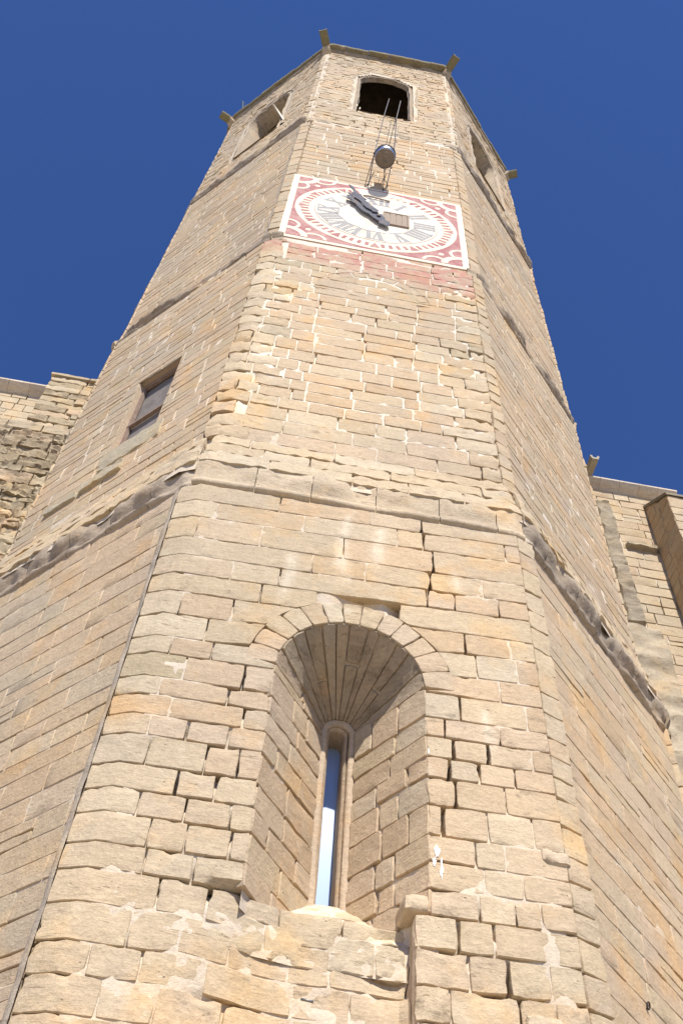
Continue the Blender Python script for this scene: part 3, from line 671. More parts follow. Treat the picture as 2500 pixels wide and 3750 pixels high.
for i, (zb, zt) in enumerate(zip(zf[:-1], zf[1:])):
    pts = [-W2 - Q2]; mid = 15.6 < zb < 21.9
    def fill(a, b, L, first=True):
        o = [a]; u = a
        while u < b - L * 0.45:
            u += L * rnd.uniform(0.6, 1.35); o.append(min(u, b))
        if len(o) > 2 and o[-1] >= b and o[-1] - o[-2] < 0.15: o.pop(-2)
        if o[-1] < b: 
            if b - o[-1] < 0.2: o[-1] = b
            else: o.append(b)
        return o
    def put(o, lim=None, j=0.012, ws=MIXW, rough=0.012):
        for a, b in zip(o[:-1], o[1:]):
            isq = a < -W2; ed = isq or abs((a + b) / 2) > 1.65; q = pick(MIXQ if ed else ws)
            MS.put('quoin_stone' if isq else 'stone', stone(a, b, zb + 0.025 * a / W2 - .0, zt + 0.025 * b / W2, mF2, q, res=0.11, joint=j, proud=rnd.uniform(.001, .008) + (rnd.uniform(0, .022) if ed else 0), rough=rough * (1.5 if ed else .4), bev=0.004, skirt=0.13,
                   weather_shade=0.03 if zb > 16 else 0.08, lim=lim, breaks=(-W2,) if isq else (), red=redwash if zt > 21.7 else None, wob=0.003, chip=1.6 if ed else 0.4, tk=rnd.uniform(-.02, .02)))
    if not mid:
        put([-W2 - Q2, -W2 + rnd.uniform(.1, .5)] , None, .008); 
        put(fill(-W2 + 0.3, W2, 0.85), None, 0.008 if zb < 15.6 else 0.012)
    else:
        e = -W2 + rnd.uniform(.05, .35); bl = -1.03 + rnd.uniform(-.14, .08) * (zt < RC[1]); br_ = 0.87 + rnd.uniform(-.06, .14) * (zt < RC[1])
        ll = outl if zt > RC[1] else None; lr = outr if zt > RC[1] else None
        put([-W2 - Q2, e], None, 0.009); put(fill(e, bl if not ll else -0.02, 0.5), ll, 0.011)
        put(fill(br_ if not lr else 0.02, W2, 0.62), lr, 0.011)
        if zb < RC[1] + RR0 - 0.1: put(fill(bl, br_, 0.85), infill_lim if zt > RC[1] else None, 0.016, {'tan': 5, 'brown': 2, 'orange': 1, 'yellow': 1})
def pm2f(base):
    def m(U, Z, H):
        th = math.pi - np.asarray(U) / 1.1
        return base(RC[0] + Z * np.cos(th), RC[1] + Z * np.sin(th), H)
    return m
p2 = pm2f(face_map(0, A2, C2, False)); cuts = np.linspace(0.25, math.pi - 0.2, 10)
for a, b in zip(cuts[:-1], cuts[1:]):
    MS.put('voussoir', stone(a * 1.1, b * 1.1, RR0 + .01, RR1 - .01, p2, pick({'tan': 3, 'orange': 1, 'pink': 2}), res=0.1, joint=0.012, proud=0.008, rough=0.008, skirt=0.12, red=lambda U, Z: 0.6 * sm(1.1, 1.25, Z)))
def lw_hole(a, b, zb, zt):      # square window of the left face
    return rect_hole(-0.40, 0.74, 16.62, 19.30)(a, b, zb, zt)
for k in (-2, -1, 1, 2):
    mp = face_map(k, A2, C2, False); dtl = abs(k) == 1
    zs = courses(14.7, 23.2, 0.33)
    if k == -1: zs = sorted(set([z for z in zs if min(abs(z - 16.62), abs(z - 19.30)) > 0.12] + [16.62, 19.30]))
    panel(mp, -W2 + 0.01, W2 - 0.01, zs, 0.8 if dtl else 1.4, res=0.25 if dtl else 0.7, joint=0.010, rec=REC[k] * 0.4, rough=0.005, weather_shade=0.03, skirt=0.08, hole=lw_hole if k == -1 else None,
          ws={'pink': 4, 'tan': 6, 'yellow': 1.5, 'orange': 1.5, 'grey': 2, 'brown': 1})
for kh in (-1.5, 0.5, 1.5):
    mp = facet_map(kh, A2, C2)
    for a, b in zip(*(lambda c_: (c_[:-1], c_[1:]))(courses(14.6, 23.25, 0.36))):
        MS.put('quoin_stone', stone(-Q2 / 2 - .003, Q2 / 2 + .003, a, b, mp, pick({'yellow': 3, 'grey': 3, 'tan': 3, 'orange': 2.5 if kh < 0 else 1, 'brown': 1, 'pale': 1}), res=0.12, joint=0.010, rough=0.02, skirt=0.16, proud=rnd.uniform(-.02, .012), bev=0.02, weather_shade=0.02))
def cr2(u, z): return crease(u, W2)
def cr3(u, z): return crease(u, W3)
def hole2(u, z): return -0.42 < u < 0.76 and 16.6 < z < 19.32
for k in FACES: grid_core(wall, face_map(k, A2, C2, False), -W2 - .1, W2 + .1, 14.3, 15.3, 0.005 + REC[k] * 0.4, MT1, 0.2, 0.2, None, 0.006, cr2)
for k in FACES: grid_core(wall, face_map(k, A2, C2, False), -W2 - .1, W2 + .1, 15.3, 23.4, 0.005 + REC[k] * 0.4, MTW, 0.12 if abs(k) < 2 else .5, 0.14 if abs(k) < 2 else .5, hole2 if k == -1 else None, 0.004, cr2)
for kh in (-3.5, -2.5, -1.5, -0.5, 0.5, 1.5, 2.5, 3.5):
    grid_core(wall, facet_map(kh, A2, C2), -Q2 / 2 + .01, Q2 / 2 - .01, 13.4, 44, 0.06, MT1, 0.2, 0.6, None, 0.0)

# ---- string course 2 and stage 3
S2 = [(-0.03, 23.18), (0.04, 23.22), (0.06, 23.28), (0.02, 23.32), (0.06, 23.38), (0.11, 23.45), (0.11, 23.52), (0.05, 23.58), (-0.03, 23.70)]
WQ3 = A3 * T8 - C3 + 0.14
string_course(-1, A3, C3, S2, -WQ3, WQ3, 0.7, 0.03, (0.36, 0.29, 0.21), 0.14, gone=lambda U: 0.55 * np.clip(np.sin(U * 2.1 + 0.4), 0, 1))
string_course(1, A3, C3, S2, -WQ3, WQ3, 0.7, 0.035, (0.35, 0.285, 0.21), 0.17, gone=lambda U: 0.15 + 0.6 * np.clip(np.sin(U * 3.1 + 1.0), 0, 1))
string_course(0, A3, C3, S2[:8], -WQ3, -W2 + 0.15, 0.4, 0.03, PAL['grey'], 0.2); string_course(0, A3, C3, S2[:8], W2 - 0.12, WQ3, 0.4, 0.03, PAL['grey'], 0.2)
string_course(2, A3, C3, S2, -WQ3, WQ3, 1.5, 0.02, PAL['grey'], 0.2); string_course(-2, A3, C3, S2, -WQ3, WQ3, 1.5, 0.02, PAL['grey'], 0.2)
mF3 = face_map(0, A3, C3); W3 = mF3.w; Q3 = mF3.q
def hole3f(a, b, zb, zt): return rect_hole(-W3 + 0.02, W3 - 0.02, 23.62, 27.9)(a, b, zb, zt)
panel(face_map(0, A3, C3, False), -W3 + 0.02, W3, courses(23.2, 33.3, 0.33), 0.78, res=0.25, joint=0.014, rough=0.004, skirt=0.10, hole=hole3f, red=redwash, ws={'tan': 5, 'pink': 2, 'orange': 2, 'brown': 1.5, 'grey': 1.2}, weather_shade=0.0)
for k in (-2, -1, 1, 2):
    panel(face_map(k, A3, C3, False), -W3 + 0.01, W3 - 0.01, courses(23.6, 33.3, 0.30), 0.75 if abs(k) == 1 else 1.5, res=0.35 if abs(k) == 1 else 1, joint=0.010, rec=REC[k] * 0.6, rough=0.005, skirt=0.08, ws={'pink': 2, 'tan': 5, 'brown': 2.5, 'grey': 3, 'orange': 1}, weather_shade=0.04)
for kh in (-1.5, -0.5, 0.5, 1.5):
    mp = facet_map(kh, A3, C3); cs = courses(23.3, 33.3, 0.36)
    for a, b in zip(cs[:-1], cs[1:]):
        MS.put('quoin_stone', stone(-Q3 / 2 - .003, Q3 / 2 + .003, a, b, mp, pick({'grey': 4, 'tan': 4, 'brown': 3}), res=0.16, joint=0.007, rough=0.014, skirt=0.16, proud=rnd.uniform(-.012, .012), bev=0.015, weather_shade=0.06))
for k in FACES: grid_core(wall, face_map(k, A3, C3, False), -W3 - .1, W3 + .1, 23.2, 33.5, 0.006 + REC[k] * 0.6, MTW, 0.1 if abs(k) < 2 else .5, 0.2 if abs(k) < 2 else .5, None, 0.004, cr3)

# ---- string course 3 and belfry
dz3 = 10.2
S3 = [(h, z + dz3) for h, z in S2]
WQ4 = A4 * T8 - C4 + 0.12
string_course(0, A4, C4, S3, -WQ4, WQ4, 0.8, 0.03, PAL['grey'], 0.14, gone=lambda U: 0.55 + 0 * U)
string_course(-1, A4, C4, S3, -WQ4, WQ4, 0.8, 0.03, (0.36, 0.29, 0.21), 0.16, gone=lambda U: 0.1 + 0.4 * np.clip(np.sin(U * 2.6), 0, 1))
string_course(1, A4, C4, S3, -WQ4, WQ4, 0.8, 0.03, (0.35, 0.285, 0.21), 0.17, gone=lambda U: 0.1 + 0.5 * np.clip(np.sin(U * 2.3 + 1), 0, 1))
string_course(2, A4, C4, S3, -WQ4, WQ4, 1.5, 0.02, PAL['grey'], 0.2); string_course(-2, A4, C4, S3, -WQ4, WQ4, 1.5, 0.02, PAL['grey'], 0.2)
mF4 = face_map(0, A4, C4); W4 = mF4.w; Q4 = mF4.q
BC, BR, BS = 40.25, 0.90, 35.75
def bel_hole(a, b, zb, zt):
    zc = (zb + zt) / 2
    if zc < BS or zc > BC + BR + 0.30: return [(a, b)]
    r = BR + 0.26 if zc < BC else math.sqrt(max(0.0001, (BR + 0.30) ** 2 - (zc - BC) ** 2))
    o = []
    if a < -r: o.append((a, min(b, -r)))
    if b > r: o.append((max(a, r), b))
    return o
for k in FACES:
    dt = abs(k) < 2
    cs = courses(33.7, BS, 0.30)[:-1] + courses(BS, 43.6, 0.30)
    panel(face_map(k, A4, C4, False), -W4 + 0.01, W4 - 0.01, cs, 0.6 if k == 0 else 0.8, res=0.22 if dt else 1, joint=0.010, rough=0.022, skirt=0.10, hole=bel_hole, rec=REC[k] * 0.3, bev=0.016, chip=0.9,
          ws={'tan': 4, 'grey': 4, 'brown': 2, 'yellow': 2, 'pink': 1}, weather_shade=lambda u, z: 0.06 + 0.16 * float(sm(40.5, 42.5, z)))
    def bcore(u, z): return (abs(u) < BR + 0.12 and BS < z < BC) or (math.hypot(u, z - BC) < BR + 0.12 and z >= BC)
    grid_core(wall, face_map(k, A4, C4, False), -W4 - .1, W4 + .1, 33.4, 43.9, 0.016 + REC[k] * 0.3, (0.6, 0.51, 0.38, 0), 0.12 if dt else .3, 0.15 if dt else .3, bcore, 0.012)
for kh in (-1.5, -0.5, 0.5, 1.5):
    mp = facet_map(kh, A4, C4); cs = courses(33.5, 43.7, 0.36)
    for a, b in zip(cs[:-1], cs[1:]):
        MS.put('quoin_stone', stone(-Q4 / 2 - .003, Q4 / 2 + .003, a, b, mp, pick({'grey': 4, 'tan': 3, 'brown': 4}), res=0.16, joint=0.006, rough=0.03, skirt=0.16, proud=rnd.uniform(-.02, .012), bev=0.02, weather_shade=0.10, chip=1))
wall.build('wall_core', M_MORTAR, tower)
# weathered turned return between the left face and its corner stones
def corner_return(a, c, z0, z1, wd, rec, we):
    f0 = facet_map(-0.5, a, c); fm = face_map(-1, a, c, False); mb = MB(); zs = np.arange(z0, z1, 0.09)
    E0 = f0(np.full(len(zs), -f0.q / 2), zs, np.full(len(zs), 0.004)); E1 = fm(np.full(len(zs), fm.w - wd), zs, np.full(len(zs), -rec + 0.010))
    rows = []
    for t in np.linspace(0, 1, 5):
        P = E0 * (1 - t) + E1 * t; P = P + fm.n * (0.022 * fbm(P, 6, 5, 3)[:, None] * (1 if 0 < t < 1 else .5) + 0.012 * math.sin(math.pi * t)) + fm.t * 0.03 * fbm(P, 4, 15, 3)[:, None] * t
        rows.append(P)
    rows.append(E1 - fm.n * 0.05); V = np.stack(rows, 1); A, B = len(zs), 6; ix = np.arange(A * B).reshape(A, B)
    mb.add(V.reshape(-1, 3), [(ix[i, j], ix[i + 1, j], ix[i + 1, j + 1], ix[i, j + 1]) for i in range(A - 1) for j in range(B - 1)], (0.50, 0.42, 0.31, 0), we).build('corner_return', M_STONE, tower)
corner_return(A1, C1, 4.2, 13.2, 0.14, 0.05, 0.0); corner_return(A3, C3, 23.7, 33.3, 0.10, 0.04, 0.06)

# belfry openings: stepped jambs with rolls, archivolt, reveals, hood
def arch_path(r, zb, n=14):
    pts = [(-r, z) for z in np.linspace(zb, BC, 12)] + [(r * math.cos(t), BC + r * math.sin(t)) for t in np.linspace(math.pi, 0, n)[1:-1]] + [(r, z) for z in np.linspace(BC, zb, 12)]
    return pts
for k in FACES:
    mp = face_map(k, A4, C4, False); prof = [(BR + 0.34, -0.06), (BR + 0.33, -0.01), (BR + 0.25, 0.015), (BR + 0.20, -0.01), (BR + 0.17, -0.06), (BR + 0.10, -0.05), (BR + 0.05, 0.0), (BR + 0.0, -0.03), (BR - 0.0, -0.12), (BR - 0.03, -0.16), (BR - 0.03, -0.20 if k == 0 else -0.72)]
    sgs = [arch_path(1.0, BS)]
    mb = MB(); V = []; pl = []; n = len(prof)
    base = arch_path(1.0, 0)
    cols = []
    for ci in range(36):
        if ci < 12: f = ci / 11; cols.append(('j', -1, BS + (BC - BS) * f))
        elif ci < 24: cols.append(('a', math.pi * (1 - (ci - 11) / 13), 0))
        else: f = (ci - 24) / 11; cols.append(('j', 1, BC - (BC - BS) * f))
    us = np.array([[(c[1] * r if c[0] == 'j' else r * math.cos(c[1])) for r, h in prof] for c in cols])
    zs_ = np.array([[(c[2] if c[0] == 'j' else BC + r * math.sin(c[1])) for r, h in prof] for c in cols])
    hs_ = np.array([[h for r, h in prof] for c in cols])
    P0 = mp(us, zs_, hs_ * 0); hs_ = hs_ + np.where(hs_ > -0.5, 0.045 * fbm(P0, 3.5, 21, 3) - 0.02, 0); us = us + 0.035 * fbm(P0, 4, 33, 2)
    V = mp(us, zs_, hs_).reshape(-1, 3); ix = np.arange(36 * n).reshape(36, n)
    F = [(ix[i, j], ix[i, j + 1], ix[i + 1, j + 1], ix[i + 1, j]) for i in range(35) for j in range(n - 1)]
    wv = np.where(zs_ > BC - 0.2, 0.20, 0.10).ravel()
    mb.add(V, F, (0.43, 0.35, 0.25, 0), wv).build('belfry_arch', M_STONE, tower)
    # sill
    sb = MB(); uu, hh = np.meshgrid(np.linspace(-BR - .02, BR + .02, 16), np.array([0.03, 0.0, -0.2, -0.4, -0.5]), indexing='ij')
    zz_ = BS + 0.02 + (-hh) * 0.12 + 0.02 * fbm(mp(uu, BS + 0 * uu, hh), 4, 5, 2); zz_[:, 0] -= 0.1
    P = mp(uu, zz_, hh); A, B = uu.shape; ix = np.arange(A * B).reshape(A, B)
    sb.add(P.reshape(-1, 3), [(ix[i, j], ix[i + 1, j], ix[i + 1, j + 1], ix[i, j + 1]) for i in range(A - 1) for j in range(B - 1)], (*PAL['yellow'], 0), 0.1).build('belfry_sill', M_STONE, tower)
# dark chamber behind the openings
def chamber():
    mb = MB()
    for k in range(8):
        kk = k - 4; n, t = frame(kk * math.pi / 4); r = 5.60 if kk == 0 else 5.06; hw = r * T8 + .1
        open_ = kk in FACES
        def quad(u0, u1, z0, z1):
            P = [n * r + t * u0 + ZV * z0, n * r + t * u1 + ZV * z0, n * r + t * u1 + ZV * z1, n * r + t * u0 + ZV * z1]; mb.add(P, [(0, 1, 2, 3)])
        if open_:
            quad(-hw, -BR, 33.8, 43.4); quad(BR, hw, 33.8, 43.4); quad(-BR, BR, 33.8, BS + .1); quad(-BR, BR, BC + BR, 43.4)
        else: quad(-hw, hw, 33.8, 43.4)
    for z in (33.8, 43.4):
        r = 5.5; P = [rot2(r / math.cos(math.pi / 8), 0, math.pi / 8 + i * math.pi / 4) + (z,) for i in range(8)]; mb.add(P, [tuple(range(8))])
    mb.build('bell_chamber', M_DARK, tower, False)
    bm_ = MB()
    for i in range(9): V, F = box_vf((-3.6 + i * 0.85, -3.6, 43.0), (-3.4 + i * 0.85, 3.6, 43.3)); bm_.add(V, F)
    bm_.build('ceiling_beams', M_DARK, tower, False)
chamber()

# cornice slabs and undermoulding
for k in FACES:
    p = {0: 0.27, -1: 0.16, 1: 0.11}.get(k, 0.15)
    mp = face_map(k, A4, C4); WC = W4 + Q4 / 2
    string_course(k, A4, C4, [(-.03, 43.50), (0.03, 43.54), (0.07 * p / .27, 43.62), (0.10 * p / .27, 43.70), (0.10 * p / .27, 43.76)], -WC, WC, 0.9, 0.010, (0.34, 0.27, 0.185), 0.12)
    u = -WC
    while u < WC - 0.05:
        v = min(WC, u + rnd.uniform(0.65, 1.05)); v = WC if WC - v < 0.3 else v
        dz = rnd.uniform(-.035, .035); pp = p + rnd.uniform(-.02, .02); prof = [(-.1, 43.765), (pp - .02, 43.77), (pp, 43.80), (pp + .01, 43.90), (pp - .02, 43.93), (-.3, 43.96)]
        us = np.linspace(u + .006, v - .006, 5); Uu, I = np.meshgrid(us, range(len(prof)), indexing='ij'); pr_ = np.array(prof)
        H = pr_[I, 0]; Z = pr_[I, 1] + dz; P0 = mp(Uu, Z, H); H = H + .015 * fbm(P0, 5, 3, 2); V = mp(Uu, Z, H).reshape(-1, 3); n = len(prof); ix = np.arange(5 * n).reshape(5, n)
        F = [(ix[i, j], ix[i + 1, j], ix[i + 1, j + 1], ix[i, j + 1]) for i in range(4) for j in range(n - 1)] + [tuple(ix[0]), tuple(reversed(ix[4]))]
        MS.put('cornice_slab', dict(V=V, F=F, t=np.tile(np.array([0.26, 0.235, 0.15, 0]), (len(V), 1)), w=0.16)); u = v
    rp = MB()
P = [rot2(A4 / math.cos(math.pi / 8) * 1.0, 0, math.pi / 8 + i * math.pi / 4) + (43.93,) for i in range(8)]
MB().add(P, [tuple(range(8))], (0.3, 0.27, 0.2, 0), 0.2).build('roof', M_STONE, tower, False)

# water spouts on the corners
def spout(kh, r_tip, z, label=None):
    ang = kh * math.pi / 4; n, t = frame(ang); r0 = 5.7; mb = MB(); prof = []
    for i in range(9): a = math.pi + math.pi * i / 8; prof.append((0.17 * math.cos(a), 0.17 * math.sin(a)))
    for i in range(7): a = 2 * math.pi - math.pi * i / 6; prof.append((0.105 * math.cos(a), 0.10 * math.sin(a)))
    V = []; rs = np.linspace(r0, r_tip, 8)
    for q_, r in enumerate(rs):
        for x, y in prof:
            p = n * r + t * x + ZV * (z + y + 0.04 * (r - r0)); V.append(p)
    V = np.array(V); V = V + 0.012 * np.stack([fbm(V, 5, 1, 2), fbm(V, 5, 2, 2), fbm(V, 5, 3, 2)], -1); m = len(prof)
    F = [(i * m + j, i * m + (j + 1) % m, (i + 1) * m + (j + 1) % m, (i + 1) * m + j) for i in range(7) for j in range(m)]
    F += [tuple(7 * m + j for j in (a, a + 1, 14 - a, 15 - a)) for a in range(7)] + [(7 * m + 7, 7 * m + 8, 7 * m + 8)][:0]
    mb.add(V, F, (0.24, 0.215, 0.12, 0), 0.10).build('water_spout', M_STONE, tower)
    # corbel under the spout
    mb = MB(); V = []
    for q_, (r, hw, zb) in enumerate(((5.9, .2, 43.2), (6.1, .19, 43.3), (6.3, .17, 43.5), (6.45, .14, 43.72))):
        for x, zz_ in ((-hw, zb), (hw, zb), (hw, 43.82), (-hw, 43.82)): V.append(n * r + t * x + ZV * zz_)
    F = [(i * 4 + j, i * 4 + (j + 1) % 4, i * 4 + 4 + (j + 1) % 4, i * 4 + 4 + j) for i in range(3) for j in range(4)] + [(12, 13, 14, 15)]
    mb.add(V, F, (*PAL['grey'], 0), 0.2).build('spout_corbel', M_STONE, tower)
spout(-0.5, 7.02, 43.92); spout(0.5, 7.02, 43.92); spout(-1.5, 6.82, 43.80); spout(1.5, 6.72, 43.70)

MS.finish('small_stones')

# ------------------------------------------------------------------ left window (face -1, stage 2)
mw = face_map(-1, A2 - REC[-1] * 0.4, C2, False)
def wbox(name, u0, u1, z0, z1, h0, h1, mat, parent=tower, tint=(0.5, .4, .3, 0)):
    V = np.concatenate([mw(np.array([u0, u1, u1, u0]), np.array([z0, z0, z1, z1]), np.full(4, h)) for h in (h0, h1)])
    F = [(3, 2, 1, 0), (4, 5, 6, 7), (0, 1, 5, 4), (1, 2, 6, 5), (2, 3, 7, 6), (3, 0, 4, 7)]
    return MB().add(V, F, tint).build(name, mat, parent, False)
u0, u1, z0, z1 = -0.40, 0.74, 16.62, 19.30
wbox('window_reveal', u0 - .05, u0 + .005, z0, z1, -0.5, -0.01, M_STONE, tint=(*PAL['tan'], 0)); wbox('window_reveal', u1 - .005, u1 + .05, z0, z1, -0.5, -0.01, M_STONE, tint=(*PAL['tan'], 0))
wbox('window_lintel', u0 - .05, u1 + .05, z1 - .005, z1 + .1, -0.5, -0.03, M_STONE, tint=(*PAL['brown'], 0)); wbox('window_sill', u0 - .05, u1 + .05, z0 - .2, z0 + .01, -0.5, -0.004, M_STONE, tint=(*PAL['tan'], 0))
wf = wbox('window_frame', u0, u0 + .06, z0, z1 - .12, -0.20, -0.13, M_FRAME)
wbox('window_frame', u1 - .06, u1, z0, z1 - .12, -0.20, -0.13, M_FRAME); wbox('window_frame', u0, u1, z1 - .12, z1, -0.20, -0.13, M_FRAME)
mwl = face_map(-1, A2 - REC[-1] * 0.4, C2, False)
for a_, b_, c_, d_, pr__ in ((-0.50, 0.98, 16.02, 16.60, .03), (-0.75, 0.25, 15.55, 15.84, .07), (-1.6, -0.8, 15.5, 15.7, .05)):
    r = stone(a_, b_, c_, d_, mwl, (0.44, 0.385, 0.27, 0), res=0.10, joint=0.006, proud=pr__, rough=0.02, bev=0.02, skirt=0.1, weather_shade=0.06, chip=1.5, wob=0.02)
    MB().add(r['V'], r['F'], r['t'], r['w']).build('ledge_stone', M_STONE, tower)
wbox('transom', u0, u1, 17.68, 17.74, -0.20, -0.12, M_FRAME); wbox('window_screen', u0 + .02, u1 - .02, z0, z1, -0.23, -0.22, M_DUSTY)

# ------------------------------------------------------------------ clock
clock = thing('tower_clock', 'large square painted clock face in red and white with wavy iron hands', 'clock', (0, -A3, 25.73))
CX, CZ, YC = -0.018, 25.73, -A3 - 0.012
def flat(name, polys, y, mat, thick=0.004, parent=clock, smooth=False, step=1):
    """polygons in (x, z) about the clock's centre, extruded a little from y towards the viewer"""
    mb = MB()
    for pi_, poly in enumerate(polys):
        n = len(poly); V = [(CX + x, y, CZ + z) for x, z in poly] + [(CX + x, y - thick, CZ + z) for x, z in poly]
        V = [(vx, vy - 0.00035 * (pi_ % 5) * (step or 0), vz) for vx, vy, vz in V]
        F = [tuple(range(n, 2 * n))] + [((i + 1) % n, i, i + n, (i + 1) % n + n) for i in range(n)]
        mb.add(V, F)
    return mb.build(name, mat, parent, smooth)
def ringq(cx, cz, r0, r1, a0, a1, n):
    return [[(cx + r0 * math.cos(a), cz + r0 * math.sin(a)), (cx + r1 * math.cos(a), cz + r1 * math.sin(a)), (cx + r1 * math.cos(b), cz + r1 * math.sin(b)), (cx + r0 * math.cos(b), cz + r0 * math.sin(b))]
            for a, b in ((a0 + (a1 - a0) * i / n, a0 + (a1 - a0) * (i + 1) / n) for i in range(n))]
S_ = 2.245; SI = 2.09
def ragged(x0, z0, x1, z1, amp=0.008, n=30):
    o = []
    for (a, b, c, d) in ((x0, z0, x1, z0), (x1, z0, x1, z1), (x1, z1, x0, z1), (x0, z1, x0, z0)):
        for i in range(n): o.append((a + (c - a) * i / n + rnd.uniform(-amp, amp), b + (d - b) * i / n + rnd.uniform(-amp, amp)))
    return o
flat('plaster_border', [ragged(-S_, -S_, S_, S_)], YC + 0.10, M_CREAM, 0.115)
flat('red_field', [[(-SI, -SI - .02), (SI, -SI - .02), (SI, SI + .02), (-SI, SI + .02)]], YC - 0.015, M_RED)
flat('dial_ring', [[(2.04 * math.cos(a), 2.04 * math.sin(a)) for a in np.linspace(0, 2 * math.pi, 97)[:-1]]], YC - 0.019, M_CREAM)
mk = []
for i in range(60):
    a = math.pi / 2 - i * math.pi / 30; t = (math.cos(a), math.sin(a)); s = (-t[1], t[0])
    def P_(r, o): return (t[0] * r + s[0] * o, t[1] * r + s[1] * o)
    if i in (58, 59, 0, 1): continue
    if i % 5 == 0: mk.append([P_(1.66, 0), P_(1.94, -0.12), P_(1.94, 0.12)])
    else: mk.append([P_(1.70, -.042), P_(1.90, -.046), P_(1.90, .046), P_(1.70, .042)])
for i, poly in enumerate(mk): flat('hour_triangle' if len(poly) == 3 else 'minute_mark', [poly], YC - 0.023, M_RED)
flat('dial_disc', [[(1.555 * math.cos(a), 1.555 * math.sin(a)) for a in np.linspace(0, 2 * math.pi, 97)[:-1]]], YC - 0.023, M_RED, 0.0035)
flat('dial_disc', [[(1.545 * math.cos(a), 1.545 * math.sin(a)) for a in np.linspace(0, 2 * math.pi, 97)[:-1]]], YC - 0.0268, M_WHITE, 0.0035)
def numeral(txt, hour):
    polys = []; x = 0.0; hgt = 0.50; items = []
    for ch in txt:
        if ch == 'I': items.append(('I', x, x + 0.105)); x += 0.15
        elif ch == 'V': items.append(('V', x, x + 0.30)); x += 0.33
        else: items.append(('X', x, x + 0.32)); x += 0.35
    tot = x - 0.045
    for ch, a, b in items:
        a -= tot / 2; b -= tot / 2
        if ch == 'I': polys.append([(a, 0), (b, 0), (b, hgt), (a, hgt)])
        elif ch == 'V':
            m_ = (a + b) / 2; polys.append([(a, hgt), (m_ - .035, 0), (m_ + .055, 0), (a + .13, hgt)]); polys.append([(b - .055, hgt), (m_ - .0, 0), (m_ + .045, 0), (b, hgt)])
        else:
            polys.append([(a, hgt), (b - .12, 0), (b, 0), (a + .12, hgt)]); polys.append([(a, 0), (b - .055, hgt), (b, hgt), (a + .055, 0)])
    L = tot / 2 + 0.03
    polys.append([(-L, -0.02), (L, -0.02), (L, 0.012), (-L, 0.012)]); polys.append([(-L, hgt - .012), (L, hgt - .012), (L, hgt + .02), (-L, hgt + .02)])
    ang = -hour * math.pi / 6; out = []
    for p in polys:
        q_ = []
        for (px, pz) in p:
            pz += 0.96; q_.append((px * math.cos(ang) - pz * math.sin(ang), px * math.sin(ang) + pz * math.cos(ang)))
        out.append(q_)
    o = MB()
    flat('numeral', out, YC - 0.0305, M_GREY, 0.003)
for i, t in enumerate(['I', 'II', 'III', 'IIII', 'V', 'VI', 'VII', 'VIII', 'IX', 'X', 'XI', 'XII']): numeral(t, i + 1)
for sx in (-1, 1):
    for sz in (-1, 1):
        def mir(P): return [[(sx * x, sz * z) for x, z in p] for p in P]
        cxx, czz = SI, SI
        sc = ringq(cxx, czz, 0.36, 0.52, math.pi, 1.5 * math.pi, 10)
        sc += ringq(cxx - 0.66, czz, 0.23, 0.31, math.pi, 2 * math.pi, 14) + ringq(cxx, czz - 0.66, 0.23, 0.31, 0.5 * math.pi, 1.5 * math.pi, 14)
        sc += [[(cxx - 0.50 + 0.07 * math.cos(a), czz - 0.50 + 0.07 * math.sin(a)) for a in np.linspace(0, 2 * math.pi, 17)[:-1]]]
        sc = [ringq(cxx, czz, 0.36, 0.52, math.pi, 1.5 * math.pi, 10), ringq(cxx - 0.66, czz, 0.23, 0.31, math.pi, 2 * math.pi, 14), ringq(cxx, czz - 0.66, 0.23, 0.31, 0.5 * math.pi, 1.5 * math.pi, 14)]
        for q_, pl in enumerate(sc): flat('corner_scallop', mir(pl), YC - 0.019 - 0.0012 * q_, M_CREAM, step=0)
        flat('corner_dot', mir([[(cxx - 0.50 + 0.07 * math.cos(a), czz - 0.50 + 0.07 * math.sin(a)) for a in np.linspace(0, 2 * math.pi, 17)[:-1]]]), YC - 0.019, M_CREAM)
# patch of bare plaster where the top of the ring has fallen off
def blob(cx, cz, rx, rz, seed, n=26):
    rr = random.Random(seed); ph = [rr.uniform(0, 6.28) for _ in range(4)]
    return [(cx + rx * math.cos(a) * (1 + .16 * math.sin(3 * a + ph[0]) + .1 * math.sin(7 * a + ph[1])), cz + rz * math.sin(a) * (1 + .16 * math.sin(4 * a + ph[2]) + .1 * math.sin(9 * a + ph[3]))) for a in np.linspace(0, 2 * math.pi, n + 1)[:-1]]
flat('fallen_plaster', [blob(0.12, 1.80, 0.42, 0.16, 3), blob(0.75, 1.68, 0.26, 0.05, 4)], YC - 0.0235, M_CREAM)
